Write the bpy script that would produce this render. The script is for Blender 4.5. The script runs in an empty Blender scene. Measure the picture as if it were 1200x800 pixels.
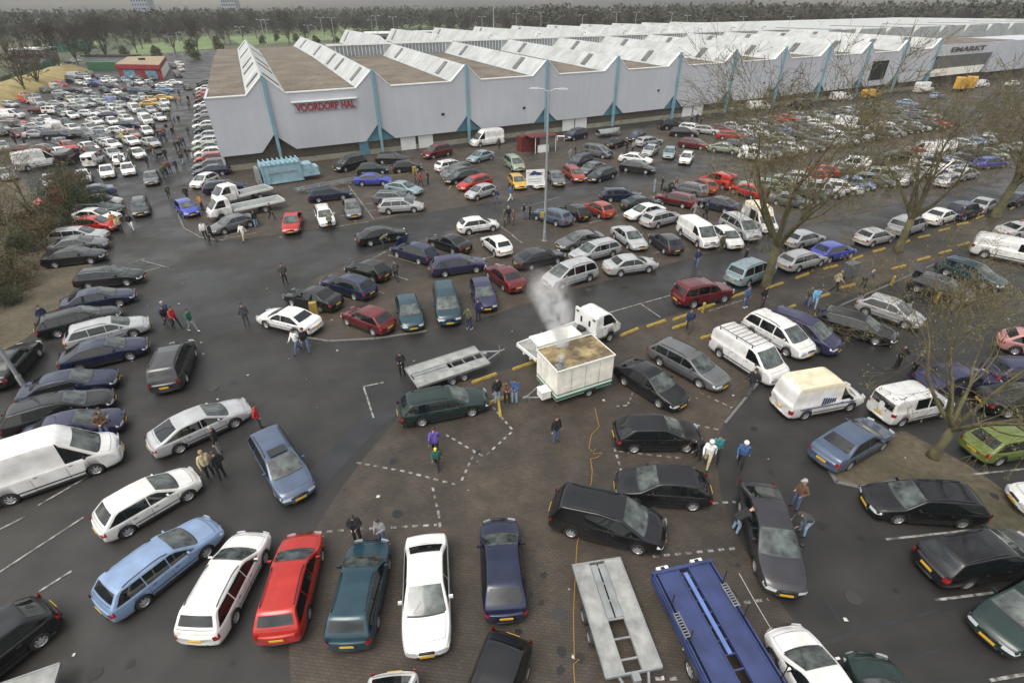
import bpy, bmesh, math, random
import numpy as np
from mathutils import Vector, Matrix
random.seed(7); np.random.seed(7)
C = bpy.context.scene.collection
PI = math.pi
# ---------------------------------------------------------------- camera
F_PX, XN, YN, CAM_H = 605.6, 608.0, 1338.0, 18.7       # focal length in photo pixels, nadir point, height in metres
_d = np.array([XN-600, YN-400, F_PX]); _d /= np.linalg.norm(_d)
_fw = np.array([0, 0, 1.0]); _Y = _fw - _d*(_fw@_d); _Y /= np.linalg.norm(_Y)
_Z = -_d; _X = np.cross(_Y, _Z)
RM = np.array([_X, _Y, _Z])                             # photo axes (right, down, forward) to world
def at(x, y, z=0.0):
    """point of the world plane at height z seen at photo pixel x, y"""
    v = RM@np.array([x-600, y-400, F_PX]); t = (z-CAM_H)/v[2]
    return Vector((v[0]*t, v[1]*t, z))
def ray(x, y, dist):
    v = RM@np.array([x-600, y-400, F_PX]); v = v/math.hypot(v[0], v[1])*dist
    return Vector((v[0], v[1], v[2]+CAM_H))
cam = bpy.data.cameras.new('camera'); co = bpy.data.objects.new('camera', cam); C.objects.link(co)
cam.sensor_width = 36; cam.lens = F_PX/1200*36; cam.clip_end = 6000; cam.clip_start = 0.1
R = RM@np.diag([1, -1, -1])
co.matrix_world = Matrix.Translation((0, 0, CAM_H))@Matrix(R.tolist()).to_4x4()
bpy.context.scene.camera = co
# ---------------------------------------------------------------- sky and sun (overcast)
SUN_EL, SUN_AZ = math.radians(62), math.radians(-140)
w = bpy.data.worlds.new('World'); bpy.context.scene.world = w; w.use_nodes = True
nt = w.node_tree; bg = nt.nodes['Background']
sky = nt.nodes.new('ShaderNodeTexSky'); sky.sky_type = 'NISHITA'; sky.sun_disc = False
sky.sun_elevation = SUN_EL; sky.sun_rotation = SUN_AZ; sky.air_density = 1.6; sky.dust_density = 5.0; sky.ozone_density = 1.0
hs = nt.nodes.new('ShaderNodeHueSaturation'); hs.inputs['Saturation'].default_value = 0.22; hs.inputs['Value'].default_value = 1.25
nt.links.new(sky.outputs[0], hs.inputs['Color'])
# a cloud layer breaks the sky up so that wet roofs and paint mirror something uneven
tc = nt.nodes.new('ShaderNodeTexCoord'); mp = nt.nodes.new('ShaderNodeMapping'); mp.inputs['Scale'].default_value = (1, 1, 3.2)
nz = nt.nodes.new('ShaderNodeTexNoise'); nz.inputs['Scale'].default_value = 2.6; nz.inputs['Detail'].default_value = 6
cr = nt.nodes.new('ShaderNodeValToRGB'); cr.color_ramp.elements[0].position = .34; cr.color_ramp.elements[1].position = .68
cr.color_ramp.elements[0].color = (.72, .74, .77, 1); cr.color_ramp.elements[1].color = (1.45, 1.42, 1.33, 1)
mx = nt.nodes.new('ShaderNodeMix'); mx.data_type = 'RGBA'; mx.blend_type = 'MULTIPLY'; mx.inputs[0].default_value = 1
nt.links.new(tc.outputs['Generated'], mp.inputs[0]); nt.links.new(mp.outputs[0], nz.inputs[0]); nt.links.new(nz.outputs[0], cr.inputs[0])
nt.links.new(hs.outputs[0], mx.inputs[6]); nt.links.new(cr.outputs[0], mx.inputs[7])
# the overcast sky is brightest in a pale band along the horizon
sx_ = nt.nodes.new('ShaderNodeSeparateXYZ'); hb = nt.nodes.new('ShaderNodeMapRange'); hb.inputs[1].default_value = .0; hb.inputs[2].default_value = .14; hb.inputs[3].default_value = 2.6; hb.inputs[4].default_value = 1.0
vm = nt.nodes.new('ShaderNodeVectorMath'); vm.operation = 'SCALE'
nt.links.new(tc.outputs['Generated'], sx_.inputs[0]); nt.links.new(sx_.outputs[2], hb.inputs[0]); nt.links.new(mx.outputs[2], vm.inputs[0]); nt.links.new(hb.outputs[0], vm.inputs[3])
nt.links.new(vm.outputs[0], bg.inputs[0]); bg.inputs[1].default_value = 0.135
sl = bpy.data.lights.new('sun', 'SUN'); sl.energy = 0.5; sl.angle = math.radians(30); sl.color = (1, .96, .9)
so = bpy.data.objects.new('sun', sl); C.objects.link(so)
sd = Vector((math.sin(SUN_AZ)*math.cos(SUN_EL), math.cos(SUN_AZ)*math.cos(SUN_EL), math.sin(SUN_EL)))
so.rotation_euler = sd.to_track_quat('Z', 'Y').to_euler()
sc = bpy.context.scene
sc.view_settings.view_transform = 'Standard'; sc.view_settings.look = 'None'; sc.view_settings.gamma = 1
sc.view_settings.exposure = 0.42
sc.cycles.max_bounces = 5; sc.cycles.volume_bounces = 1; sc.cycles.transparent_max_bounces = 8
sc.cycles.use_denoising = True; sc.cycles.volume_step_rate = 2.0
# ---------------------------------------------------------------- materials
MATS = {}
def mat(name, col, rough=.6, metal=0, noise=None, spec=.5, coat=0, emit=None, bump=None):
    """noise = (scale, amount, detail): value variation; bump = (scale, strength)"""
    if name in MATS: return MATS[name]
    m = bpy.data.materials.new(name); m.use_nodes = True; n = m.node_tree; p = n.nodes['Principled BSDF']
    p.inputs['Base Color'].default_value = (*col, 1); p.inputs['Roughness'].default_value = rough
    p.inputs['Metallic'].default_value = metal; p.inputs['Specular IOR Level'].default_value = spec
    p.inputs['Coat Weight'].default_value = coat; p.inputs['Coat Roughness'].default_value = .06
    if noise:
        t = n.nodes.new('ShaderNodeTexCoord'); z = n.nodes.new('ShaderNodeTexNoise')
        z.inputs['Scale'].default_value = noise[0]; z.inputs['Detail'].default_value = noise[2] if len(noise) > 2 else 5
        mr = n.nodes.new('ShaderNodeMapRange'); mr.inputs[1].default_value = .3; mr.inputs[2].default_value = .7
        mr.inputs[3].default_value = 1-noise[1]; mr.inputs[4].default_value = 1+noise[1]
        g = n.nodes.new('ShaderNodeVectorMath'); g.operation = 'SCALE'; g.inputs[0].default_value = col
        n.links.new(t.outputs['Object'], z.inputs[0]); n.links.new(z.outputs[0], mr.inputs[0]); n.links.new(mr.outputs[0], g.inputs[3])
        n.links.new(g.outputs[0], p.inputs['Base Color'])
    if bump:
        t = n.nodes.new('ShaderNodeTexCoord'); z = n.nodes.new('ShaderNodeTexNoise'); z.inputs['Scale'].default_value = bump[0]
        b = n.nodes.new('ShaderNodeBump'); b.inputs[0].default_value = bump[1]; b.inputs[1].default_value = .02
        n.links.new(t.outputs['Object'], z.inputs[0]); n.links.new(z.outputs[0], b.inputs['Height']); n.links.new(b.outputs[0], p.inputs['Normal'])
    MATS[name] = m; return m
def nodes(name, build):
    m = bpy.data.materials.new(name); m.use_nodes = True; build(m.node_tree, m.node_tree.nodes['Principled BSDF']); MATS[name] = m; return m
def ramp_noise(n, vec, scale, detail, p0, p1, c0, c1, rough=.55):
    z = n.nodes.new('ShaderNodeTexNoise'); z.inputs['Scale'].default_value = scale; z.inputs['Detail'].default_value = detail; z.inputs['Roughness'].default_value = rough
    r = n.nodes.new('ShaderNodeValToRGB'); r.color_ramp.elements[0].position = p0; r.color_ramp.elements[1].position = p1
    r.color_ramp.elements[0].color = (*c0, 1); r.color_ramp.elements[1].color = (*c1, 1)
    n.links.new(vec, z.inputs[0]); n.links.new(z.outputs[0], r.inputs[0]); return r.outputs[0]
def mixc(n, a, b, f, mode='MIX'):
    x = n.nodes.new('ShaderNodeMix'); x.data_type = 'RGBA'; x.blend_type = mode
    if isinstance(f, (int, float)): x.inputs[0].default_value = f
    else: n.links.new(f, x.inputs[0])
    n.links.new(a, x.inputs[6]); n.links.new(b, x.inputs[7]); return x.outputs[2]
def paint(n, p):
    oi = n.nodes.new('ShaderNodeObjectInfo'); t = n.nodes.new('ShaderNodeTexCoord')
    dirt = ramp_noise(n, t.outputs['Object'], 1.3, 6, .35, .7, (.76, .73, .69), (1, 1, 1))
    n.links.new(mixc(n, oi.outputs['Color'], dirt, 1.0, 'MULTIPLY'), p.inputs['Base Color'])
    rr = ramp_noise(n, t.outputs['Object'], 2.5, 4, .3, .7, (.26,)*3, (.42,)*3); n.links.new(rr, p.inputs['Roughness'])
    p.inputs['Metallic'].default_value = .15; p.inputs['Specular IOR Level'].default_value = .2; p.inputs['Coat Weight'].default_value = .9; p.inputs['Coat Roughness'].default_value = .07
nodes('paint', paint)
mat('trim', (.018, .018, .02), .55); mat('tyre', (.02, .02, .02), .8); mat('rim', (.62, .62, .63), .28, .6)
mat('glass', (.006, .008, .008), .03, spec=.8); mat('screen', (.055, .066, .062), .05, spec=.8, noise=(2.2, .8, 3))
mat('headlamp', (.62, .64, .66), .12, coat=.6); mat('taillamp', (.26, .010, .009), .18, coat=.6)
mat('plate', (.60, .36, .03), .45); mat('chrome', (.6, .6, .6), .15, 1)
mat('white_paint', (.72, .72, .70), .4, noise=(1.2, .12)); mat('cream_roof', (.62, .55, .40), .55, noise=(2.5, .2)); mat('cream_paint', (.74, .71, .63), .5, noise=(2, .18))
mat('galv', (.27, .28, .28), .45, .4, noise=(1.6, .25)); mat('galv_floor', (.26, .26, .25), .6, .1, noise=(2.3, .3), bump=(60, .2))
mat('blue_steel', (.030, .042, .12), .45, noise=(1.2, .3)); mat('dark', (.01, .01, .012), .8)
mat('yellow', (.30, .215, .045), .7, noise=(5, .3)); mat('pole', (.36, .38, .39), .45, .5)
mat('brick_wall', (.085, .070, .055), .85, noise=(3, .25), bump=(14, .3)); mat('plinth', (.24, .23, .18), .85, noise=(1, .2))
mat('teal', (.09, .20, .25), .5, noise=(1, .1)); mat('pillar_blue', (.16, .29, .35), .5, noise=(1, .1))
mat('door_white', (.62, .62, .60), .5, noise=(1, .08)); mat('red_sign', (.30, .02, .03), .5); mat('lamp_glass', (.6, .6, .58), .3)
# ---------------------------------------------------------------- objects
def put(o, parent=None):
    C.objects.link(o)
    if parent is not None: o.parent = parent
    return o
def tag(o, label=None, cat=None, group=None, kind=None):
    if label: o['label'] = label
    if cat: o['category'] = cat
    if group: o['group'] = group
    if kind: o['kind'] = kind
    return o
def empty(name, loc=(0, 0, 0), rz=0):
    o = bpy.data.objects.new(name, None); C.objects.link(o); o.location = loc; o.rotation_euler = (0, 0, rz); o.empty_display_size = .3
    return o
class MB:
    def __init__(s): s.v = []; s.f = []; s.m = []
    def add(s, vs, fs, m=0):
        b = len(s.v); s.v += [tuple(map(float, p)) for p in vs]; s.f += [tuple(b+i for i in f) for f in fs]
        s.m += (m if isinstance(m, list) else [m]*len(fs)); return s
    def box(s, c, d, m=0, rz=0, taper=1.0):
        ca, sa = math.cos(rz), math.sin(rz); vs = []
        for dz in (-1, 1):
            for dx, dy in ((-1, -1), (1, -1), (1, 1), (-1, 1)):
                k = taper if dz > 0 else 1
                x, y = dx*d[0]/2*k, dy*d[1]/2*k
                vs.append((c[0]+x*ca-y*sa, c[1]+x*sa+y*ca, c[2]+dz*d[2]/2))
        return s.add(vs, [(3, 2, 1, 0), (4, 5, 6, 7), (0, 1, 5, 4), (1, 2, 6, 5), (2, 3, 7, 6), (3, 0, 4, 7)], m)
    def tube(s, pts, rs, m=0, n=6, cap=True):
        pts = [Vector(p) for p in pts]
        if not isinstance(rs, (list, tuple)): rs = [rs]*len(pts)
        vs = []; ref = None
        for i, p in enumerate(pts):
            t = (pts[min(i+1, len(pts)-1)]-pts[max(i-1, 0)]).normalized()
            if ref is None: ref = Vector((0, 0, 1)) if abs(t.z) < .9 else Vector((1, 0, 0))
            a = t.cross(ref).normalized(); b = t.cross(a); ref = -b if False else ref
            for k in range(n):
                an = 2*PI*k/n; vs.append(p+(a*math.cos(an)+b*math.sin(an))*rs[i])
        fs = [(i*n+k, i*n+(k+1) % n, (i+1)*n+(k+1) % n, (i+1)*n+k) for i in range(len(pts)-1) for k in range(n)]
        if cap: fs += [tuple(range(n)), tuple(range(len(pts)*n-1, len(pts)*n-n-1, -1))]
        return s.add(vs, fs, m)
    def prism(s, poly, z0, z1, m=0):
        n = len(poly); vs = [(p[0], p[1], z0) for p in poly]+[(p[0], p[1], z1) for p in poly]
        return s.add(vs, [tuple(range(n-1, -1, -1)), tuple(range(n, 2*n))]+[(i, (i+1) % n, n+(i+1) % n, n+i) for i in range(n)], m)
    def lathe(s, prof, axis='y', n=20, m=0, off=(0, 0, 0)):
        vs = []
        for (a, r) in prof:
            for k in range(n):
                an = 2*PI*k/n; c, q = r*math.cos(an), r*math.sin(an)
                vs.append((c+off[0], a+off[1], q+off[2]) if axis == 'y' else (c+off[0], q+off[1], a+off[2]))
        return s.add(vs, [(i*n+k, i*n+(k+1) % n, (i+1)*n+(k+1) % n, (i+1)*n+k) for i in range(len(prof)-1) for k in range(n)], m)
    def join(s, o, d=(0, 0, 0), mm=None):
        return s.add([(p[0]+d[0], p[1]+d[1], p[2]+d[2]) for p in o.v], o.f, [mm[x] if mm else x for x in o.m])
    def mesh(s, name, mats, smooth=False):
        me = bpy.data.meshes.new(name); me.from_pydata(s.v, [], s.f)
        for m in mats: me.materials.append(MATS[m] if isinstance(m, str) else m)
        if any(s.m): me.polygons.foreach_set('material_index', s.m)
        if smooth: me.shade_smooth() if hasattr(me, 'shade_smooth') else me.polygons.foreach_set('use_smooth', [True]*len(me.polygons))
        bm = bmesh.new(); bm.from_mesh(me); bmesh.ops.recalc_face_normals(bm, faces=bm.faces); bm.to_mesh(me); bm.free()
        me.update(); return me
    def obj(s, name, mats, parent=None, smooth=False):
        if isinstance(mats, str): mats = [mats]
        return put(bpy.data.objects.new(name, s.mesh(name, mats, smooth)), parent)
ORD = 'first second third fourth fifth sixth seventh eighth ninth tenth eleventh twelfth thirteenth fourteenth fifteenth sixteenth seventeenth eighteenth nineteenth twentieth'.split()
ORD += ['twenty-'+o for o in ORD[:9]]+['thirtieth']+['thirty-'+o for o in ORD[:9]]+['fortieth']+['forty-'+o for o in ORD[:9]]
HAZE = 0.00014
# ---------------------------------------------------------------- vehicle shapes
def grid(mb, P, m=0, closed=False):
    """P: rows x cols of points"""
    r, c = len(P), len(P[0]); vs = [p for row in P for p in row]
    fs = [(i*c+j, i*c+(j+1) % c, (i+1)*c+(j+1) % c, (i+1)*c+j) for i in range(r-1) for j in range(c if closed else c-1)]
    return mb.add(vs, fs, m)
class Shape:
    def __init__(s, L, W, top, belt, k, cowl, head, rroof, rbase, wb, wr=.31, panes=(), zb=.2, van=False, rails=False, roofcap=None, bow=.13, rearglass=True, hz=(.50, .66), tz=(.62, .86), hatch=0):
        s.__dict__.update(locals()); del s.__dict__['s']
        xs = np.linspace(-L/2, L/2, 500); t = sorted(top); z = np.interp(xs, [a for a, b in t], [b for a, b in t])
        kk = np.exp(-.5*(np.arange(-24, 25)*L/500/.055)**2); kk /= kk.sum()
        s.xs = xs; s.zs = np.convolve(np.pad(z, 24, mode='edge'), kk, 'valid')
    def zt(s, x): return float(np.interp(x, s.xs, s.zs))
    def w(s, x):
        a = max(0, (x-(s.L/2-.8))/.8); b = max(0, (-x-(s.L/2-.7))/.7)
        return s.W/2*(1-(.14 if not s.van else .10)*a**2-(.09 if not s.van else .03)*b**2)
    def be(s, x): return min(s.belt-(.04*x/s.L), s.zt(x)-.05)
    def yt(s, x): return s.w(x)-.05-s.k*max(0, s.zt(x)-.05-s.be(x))
    def warp(s, p):
        x, y, z = p; sm = min(1, max(0, abs(x)/1.2)); f = (s.bow if x > 0 else -.07)*sm*sm*(1-min(1, (y/(s.W/2))**2))
        return (x+f, y, z)
    def side(s, x, z, off=0):                       # greenhouse side plane
        return s.warp((x, s.w(x)-.05-s.k*(z-s.be(x))+off, z))
    def low(s, x, z, off=0):                        # door panel surface
        w = s.w(x); y = np.interp(z, [s.zb+.15, .6, s.be(x)-.07, s.be(x)], [w-.01, w, w-.015, w-.05]); return s.warp((x, y+off, z))
    def topf(s, x, q, off=0):
        y = (s.yt(x)-.04)*q; d = 1e-2; z = s.zt(x)-.018*q*q; sl = (s.zt(x+d)-s.zt(x-d))/(2*d); n = math.hypot(1, sl)
        return s.warp((x-sl/n*off, y, z+off/n))
    def ring(s, x):
        w, b, zt, zb = s.w(x), s.be(x), s.zt(x), s.zb
        e = max(0, abs(x)-(s.L/2-.35))/.35; zb = zb+.08*e*e; yt = s.yt(x); zc = zt-.05
        pts = [(0, zb), (w*.55, zb), (w-.07, zb+.01), (w-.02, zb+.09), (w-.005, .42), (w, .58), (w-.012, b-.09), (w-.02, b-.045), (w-.05, b)]
        for t in (.33, .66, 1): pts.append((w-.05+(yt-(w-.05))*t, b+(zc-b)*t))
        pts += [(yt-.012, zt-.028), ((yt-.04), zt-.018), ((yt-.04)*.66, zt-.008), ((yt-.04)*.33, zt-.002), (0, zt)]
        full = pts+[(-y, z) for y, z in pts[-2:0:-1]]
        return [s.warp((x, y, z)) for y, z in full]
    def body_rows(s):
        X = sorted(set(np.round(np.concatenate([np.linspace(-s.L/2, s.L/2, int(s.L/.11)), [s.L/2-.03, s.L/2-.08, -s.L/2+.03, -s.L/2+.08]]), 4)))
        rows = [s.ring(x) for x in X]
        def close(r, sg):
            out = []; cz = .5
            for sc_, dx in ((.975, .025), (.90, .05), (.7, .065), (.35, .072), (.02, .074)):
                out.append([(p[0]+sg*dx, p[1]*sc_, cz+(p[2]-cz)*sc_) for p in r])
            return out
        return close(rows[0], -1)[::-1]+rows+close(rows[-1], 1)
    def xw(s, z, lo, hi):                           # x where the top line has height z between lo and hi
        a = np.linspace(lo, hi, 60); zz = [s.zt(x) for x in a]; return float(a[int(np.argmin([abs(q-z) for q in zz]))])
def mirror(mb):
    o = MB(); o.add([(x, -y, z) for x, y, z in mb.v], mb.f, mb.m); return o
def shape_parts(S):
    parts = []                                      # (name, MB, mats, smooth, children)
    b = MB(); rows = S.body_rows(); grid(b, rows, 0, True)
    n = len(rows[0]); b.add(rows[0], [tuple(range(n))], 0); b.add(rows[-1], [tuple(range(n))], 0)
    # wheel arches cut out
    me = b.mesh('body', ['paint', 'trim']); bm = bmesh.new(); bm.from_mesh(me); bmesh.ops.remove_doubles(bm, verts=bm.verts, dist=.0005)
    bmesh.ops.recalc_face_normals(bm, faces=bm.faces); bm.to_mesh(me); bm.free()
    cut = MB(); R_ = S.wr+.055
    for x in (S.wb/2+S.wo, -S.wb/2+S.wo):
        for sg in (1, -1):
            y0, y1 = sg*(S.W/2-.27), sg*(S.W/2+.15); vs = []
            for y in (y0, y1):
                vs += [(x+R_*math.cos(2*PI*k/28), y, S.wr+R_*math.sin(2*PI*k/28)) for k in range(28)]
            cut.add(vs, [tuple(range(28)), tuple(range(55, 27, -1))]+[(k, (k+1) % 28, 28+(k+1) % 28, 28+k) for k in range(28)], 1)
    cm = cut.mesh('cut', ['paint', 'trim'])
    oa = put(bpy.data.objects.new('tmp_a', me)); ob = put(bpy.data.objects.new('tmp_b', cm))
    md = oa.modifiers.new('b', 'BOOLEAN'); md.object = ob; md.operation = 'DIFFERENCE'; md.solver = 'EXACT'
    dg = bpy.context.evaluated_depsgraph_get(); res = bpy.data.meshes.new_from_object(oa.evaluated_get(dg))
    bpy.data.objects.remove(oa); bpy.data.objects.remove(ob)
    body = MB(); body.v = [tuple(v.co) for v in res.vertices]; body.f = [tuple(p.vertices) for p in res.polygons]; body.m = [min(1, p.material_index) for p in res.polygons]
    body.nsmooth = len(body.f)
    bd = MB()
    # seams, handles, rub strips, lower bumpers
    def strip(fn, x0, z0, x1, z1, wd, off=.004, nseg=5):
        P = []; L_ = math.hypot(x1-x0, z1-z0); nx, nz_ = -(z1-z0)/L_*wd/2, (x1-x0)/L_*wd/2
        for i in range(nseg+1):
            t = i/nseg; x, z = x0+(x1-x0)*t, z0+(z1-z0)*t
            P.append([fn(x+nx, z+nz_, off), fn(x-nx, z-nz_, off)])
        return P
    one = MB(); dl = S.doors
    for x in dl: grid(one, strip(S.low, x, S.zb+.14, x, S.belt-.05, .016), 0)
    if dl:
        grid(one, strip(S.low, dl[0], S.zb+.14, dl[-1], S.zb+.14, .016, nseg=12), 0)
        grid(one, strip(S.low, S.wb/2-.36+S.wo, .50, -S.wb/2+.36+S.wo, .50, .05 if not S.van else .07, .012, 14), 0)
        for x in dl[1:3]: one.box((x+.2, S.low(x+.2, S.belt-.14)[1], S.belt-.14), (.15, .03, .03), 0)
    grid(one, strip(S.low, S.wb/2-.4+S.wo, S.zb+.07, -S.wb/2+.4+S.wo, S.zb+.07, .12, .006, 12), 0)
    bd.join(one); bd.join(mirror(one))
    for sg in (1, -1):                               # grille and air intake / rear valance
        xe = sg*(S.L/2+.045)+(S.bow if sg > 0 else -.07)
        bd.box((xe, 0, .31), (.06, S.W*.42, .09), 0)
        if sg > 0: bd.box((xe+.01, 0, S.hz[1]-.07), (.06, S.W*.30, .08), 0)
    x1, x2 = S.cowl, S.cowl-.28
    P = [[S.topf(S.cowl+.07, q, .007) for q in np.linspace(-.86, .86, 9)], [S.topf(S.cowl+.01, q, .007) for q in np.linspace(-.86, .86, 9)]]; grid(bd, P, 0)
    nx0 = S.L/2-.26
    for sg in (1, -1): grid(bd, [[S.topf(x, sg*q, .004) for q in (.90, .885)] for x in np.linspace(S.cowl+.12, nx0, 8)], 0)
    grid(bd, [[S.topf(nx0+dx, q, .004) for q in np.linspace(-.9, .9, 9)] for dx in (0, .014)], 0)
    if S.rearslope: grid(bd, [[S.topf((S.rbase-.06)+dx, q, .004) for q in np.linspace(-.9, .9, 9)] for dx in (0, .014)], 0)
    for q0 in (-.55, .12): grid(bd, [[S.topf(S.cowl-.05-.30*t, q0+.34*t+dq, .016) for dq in (0, .02)] for t in np.linspace(0, 1, 4)], 0)
    body.join(bd, mm={0: 1})
    kids = []
    if S.roofcap:
        cap = MB(); X = [x for x in np.linspace(S.rroof-.02, S.head+.02, 14)]
        P = []
        for x in X:
            r = []; yt = S.yt(x)
            pts = [(yt+.03, S.zt(x)-.30), (yt+.012, S.zt(x)-.05), (yt-.01, S.zt(x)+.0)]+[((yt-.04)*q, S.zt(x)+.012-.015*q*q) for q in (1, .5, 0)]
            full = pts+[(-y, z) for y, z in pts[-2::-1]]; P.append([S.warp((x, y, z)) for y, z in full])
        grid(cap, P, 0); kids.append(('roof', cap, [S.roofcap], True, []))
    parts.append(('body', body, ['paint', 'trim'], True, kids))
    # glass
    def pane(xa, xb, z0, z1, nm='side_window'):
        g = MB(); P = []
        for j in range(7):
            z = z0+(z1-z0)*j/6; row = []
            a, c = xa(z), xb(z)
            for i in range(9): row.append(S.side(a+(c-a)*i/8, z, .009))
            P.append(row)
        grid(g, P, 0); parts.append((nm, g, ['glass'], True, [])); parts.append((nm, mirror(g), ['glass'], True, []))
    zr = max(S.zs)-.105; z0 = S.belt+.02
    fx = lambda z: S.xw(z+.06, S.head-.3, S.cowl+.1)-.08
    rx = lambda z: (S.xw(z+.06, S.rbase-.1, S.rroof+.2)+.10) if S.rearslope else S.rbase+.14
    for (a, c) in S.panes:
        fa = fx if a == 'F' else (lambda z, a=a: a); fc = rx if c == 'R' else (lambda z, c=c: c)
        pane(lambda z, fc=fc: fc(z), lambda z, fa=fa: fa(z), z0, zr)
    g = MB(); grid(g, [[S.topf(x, q, .008) for q in np.linspace(-.93, .93, 11)] for x in np.linspace(S.head+.0, S.cowl+.02, 9)])
    parts.append(('windscreen', g, ['screen'], True, []))
    if S.rearglass:
        a, c = S.rroof-.05, S.rbase+.03
        if S.rearslope:
            g = MB(); grid(g, [[S.topf(x, q, .009) for q in np.linspace(-.88, .88, 9)] for x in np.linspace(a, c, 7)])
        else:
            g = MB(); zz0, zz1 = S.belt+.05, max(S.zs)-.22; xx = -S.L/2-.07; g.box((xx-.045, 0, (zz0+zz1)/2), (.03, S.W*.74, zz1-zz0))
        parts.append(('rear_window', g, ['glass'], True, []))
    # lamps: patches of the skin at the corners
    N = len(rows); nb = 5
    ringz = [p[2] for p in rows[N//2]]
    def patch(sg, zlo, zhi, deep, yin):
        out = []; base = rows[-6] if sg > 0 else rows[5]
        for side in (1, -1):
            g = MB(); P = []
            # sample columns by height on the outline: side surface from x-deep to corner, then along the end
            path = []
            for i in range(7):
                x = sg*(S.L/2-deep*(1-i/6)); path.append(('s', x))
            for i in range(1, 7): path.append(('e', i/6))
            for kd, v in path:
                col = []
                for j in range(4):
                    z = zlo+(min(zhi, S.belt-.05)-zlo)*j/3
                    if kd == 's':
                        z = min(z, S.be(v)-.03); p = S.low(v, z, .006); col.append((p[0]+sg*.006, p[1]*side, z))
                    else:
                        w_ = S.w(sg*S.L/2)-.01; y = w_*(1-(1-yin)*v); p = S.warp((sg*S.L/2, y, z)); bulge = float(np.interp(y/(w_+.01), [.02, .35, .7, .9, .975, 1], [.074, .072, .065, .05, .025, .004]))+.010
                        col.append((p[0]+sg*bulge, y*side, z))
                P.append(col)
            grid(g, P, 0); out.append(g)
        return out
    for g in patch(1, S.hz[0], S.hz[1], .16, .52): parts.append(('headlight', g, ['headlamp'], True, []))
    for g in patch(-1, S.tz[0], S.tz[1], .10, .82): parts.append(('tail_light', g, ['taillamp'], True, []))
    for sg in (1, -1):
        xe = sg*(S.L/2+.088)+(S.bow if sg > 0 else -.07); g = MB(); g.box((xe, 0, .42 if sg > 0 else .60), (.02, .48, .10)); parts.append(('number_plate', g, ['plate'], False, []))
    for sg in (1, -1):
        xm = S.cowl-.42; g = MB(); y = S.side(xm, S.belt+.06)[1]
        g.box((xm, sg*(y+.11), S.belt+.10), (.09, .17, .12), 0, taper=.85); g.box((xm-.05, sg*(y+.11), S.belt+.10), (.012, .14, .09), 1)
        g.box((xm, sg*(y+.02), S.belt+.06), (.06, .08, .04), 1)
        parts.append(('wing_mirror', g, ['paint' if not S.van else 'trim', 'trim'], False, []))
    if S.rails:
        for sg in (1, -1):
            g = MB(); X = np.linspace(S.head-.25, S.rroof+.2, 8)
            g.tube([(x, sg*(S.yt(x)-.07), S.zt(x)+(.045 if 0 < i < 7 else -.01)) for i, x in enumerate(X)], .02, 0, 5)
            parts.append(('roof_rail', g, ['trim'], True, []))
    for x in (S.wb/2+S.wo, -S.wb/2+S.wo):
        for sg in (1, -1):
            t, r = wheel_mb(S.wr, sg); y = sg*(S.W/2-.115)
            tt = MB().join(t, (x, y, S.wr)); rr = MB().join(r, (x, y, S.wr))
            parts.append(('wheel', tt, ['tyre'], True, [('rim', rr, ['rim', 'dark'], False, [])]))
    return parts
def wheel_mb(r, sg):
    t = MB(); h = .095
    t.lathe([(-h, r*.62), (-h, r*.9), (-h*.7, r), (h*.7, r), (h, r*.9), (h, r*.62)], n=22)
    k = MB(); o = sg*h*.9
    k.lathe([(o, r*.72), (o+sg*.005, r*.66), (o-sg*.03, r*.55)], n=22, m=0)
    k.lathe([(o-sg*.035, r*.56), (o-sg*.035, .001)], n=22, m=1); k.lathe([(-o, r*.63), (-o, .001)], n=16, m=1)
    k.lathe([(o-sg*.0, r*.14), (o-sg*.0, .001)], n=10, m=0)
    for i in range(7):
        a = 2*PI*i/7; d = Vector((math.cos(a), 0, math.sin(a))); p = Vector((-math.sin(a), 0, math.cos(a)))
        q = [d*r*.1+p*.035, d*r*.63+p*.034, d*r*.63-p*.034, d*r*.1-p*.035]
        k.add([(v.x, o-sg*.006, v.z) for v in q], [(0, 1, 2, 3)], 0)
    return t, k
def T(name, word, **kw):
    k = dict(k=.37, wr=.31, panes=(), bow=.13); k.update(kw); rs = k.pop('rearslope', True); dr = k.pop('doors', ()); wo = k.pop('wo', 0.05)
    S = Shape(**k); S.rearslope = rs; S.doors = dr; S.wo = wo; S.word = word; S.name = name; TYPES[name] = S
TYPES = {}
T('hatchback', 'hatchback', L=3.85, W=1.68, top=[(1.925, .56), (1.90, .66), (1.72, .78), (1.05, .95), (.35, 1.37), (-.3, 1.43), (-1.25, 1.38), (-1.72, 1.0), (-1.88, .93), (-1.925, .62)],
  belt=.90, cowl=1.05, head=.35, rroof=-1.25, rbase=-1.72, wb=2.48, panes=[('F', -.07), (-.11, 'R')], doors=(.95, -.10, -.95))
T('saloon_car', 'saloon', L=4.45, W=1.72, top=[(2.225, .54), (2.2, .64), (2.0, .74), (1.12, .92), (.35, 1.34), (-.3, 1.39), (-.95, 1.34), (-1.55, 1.01), (-2.05, .98), (-2.2, .88), (-2.225, .62)],
  belt=.88, cowl=1.12, head=.35, rroof=-.95, rbase=-1.55, wb=2.62, panes=[('F', -.02), (-.06, 'R')], doors=(1.0, -.04, -.92), tz=(.64, .84))
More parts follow.
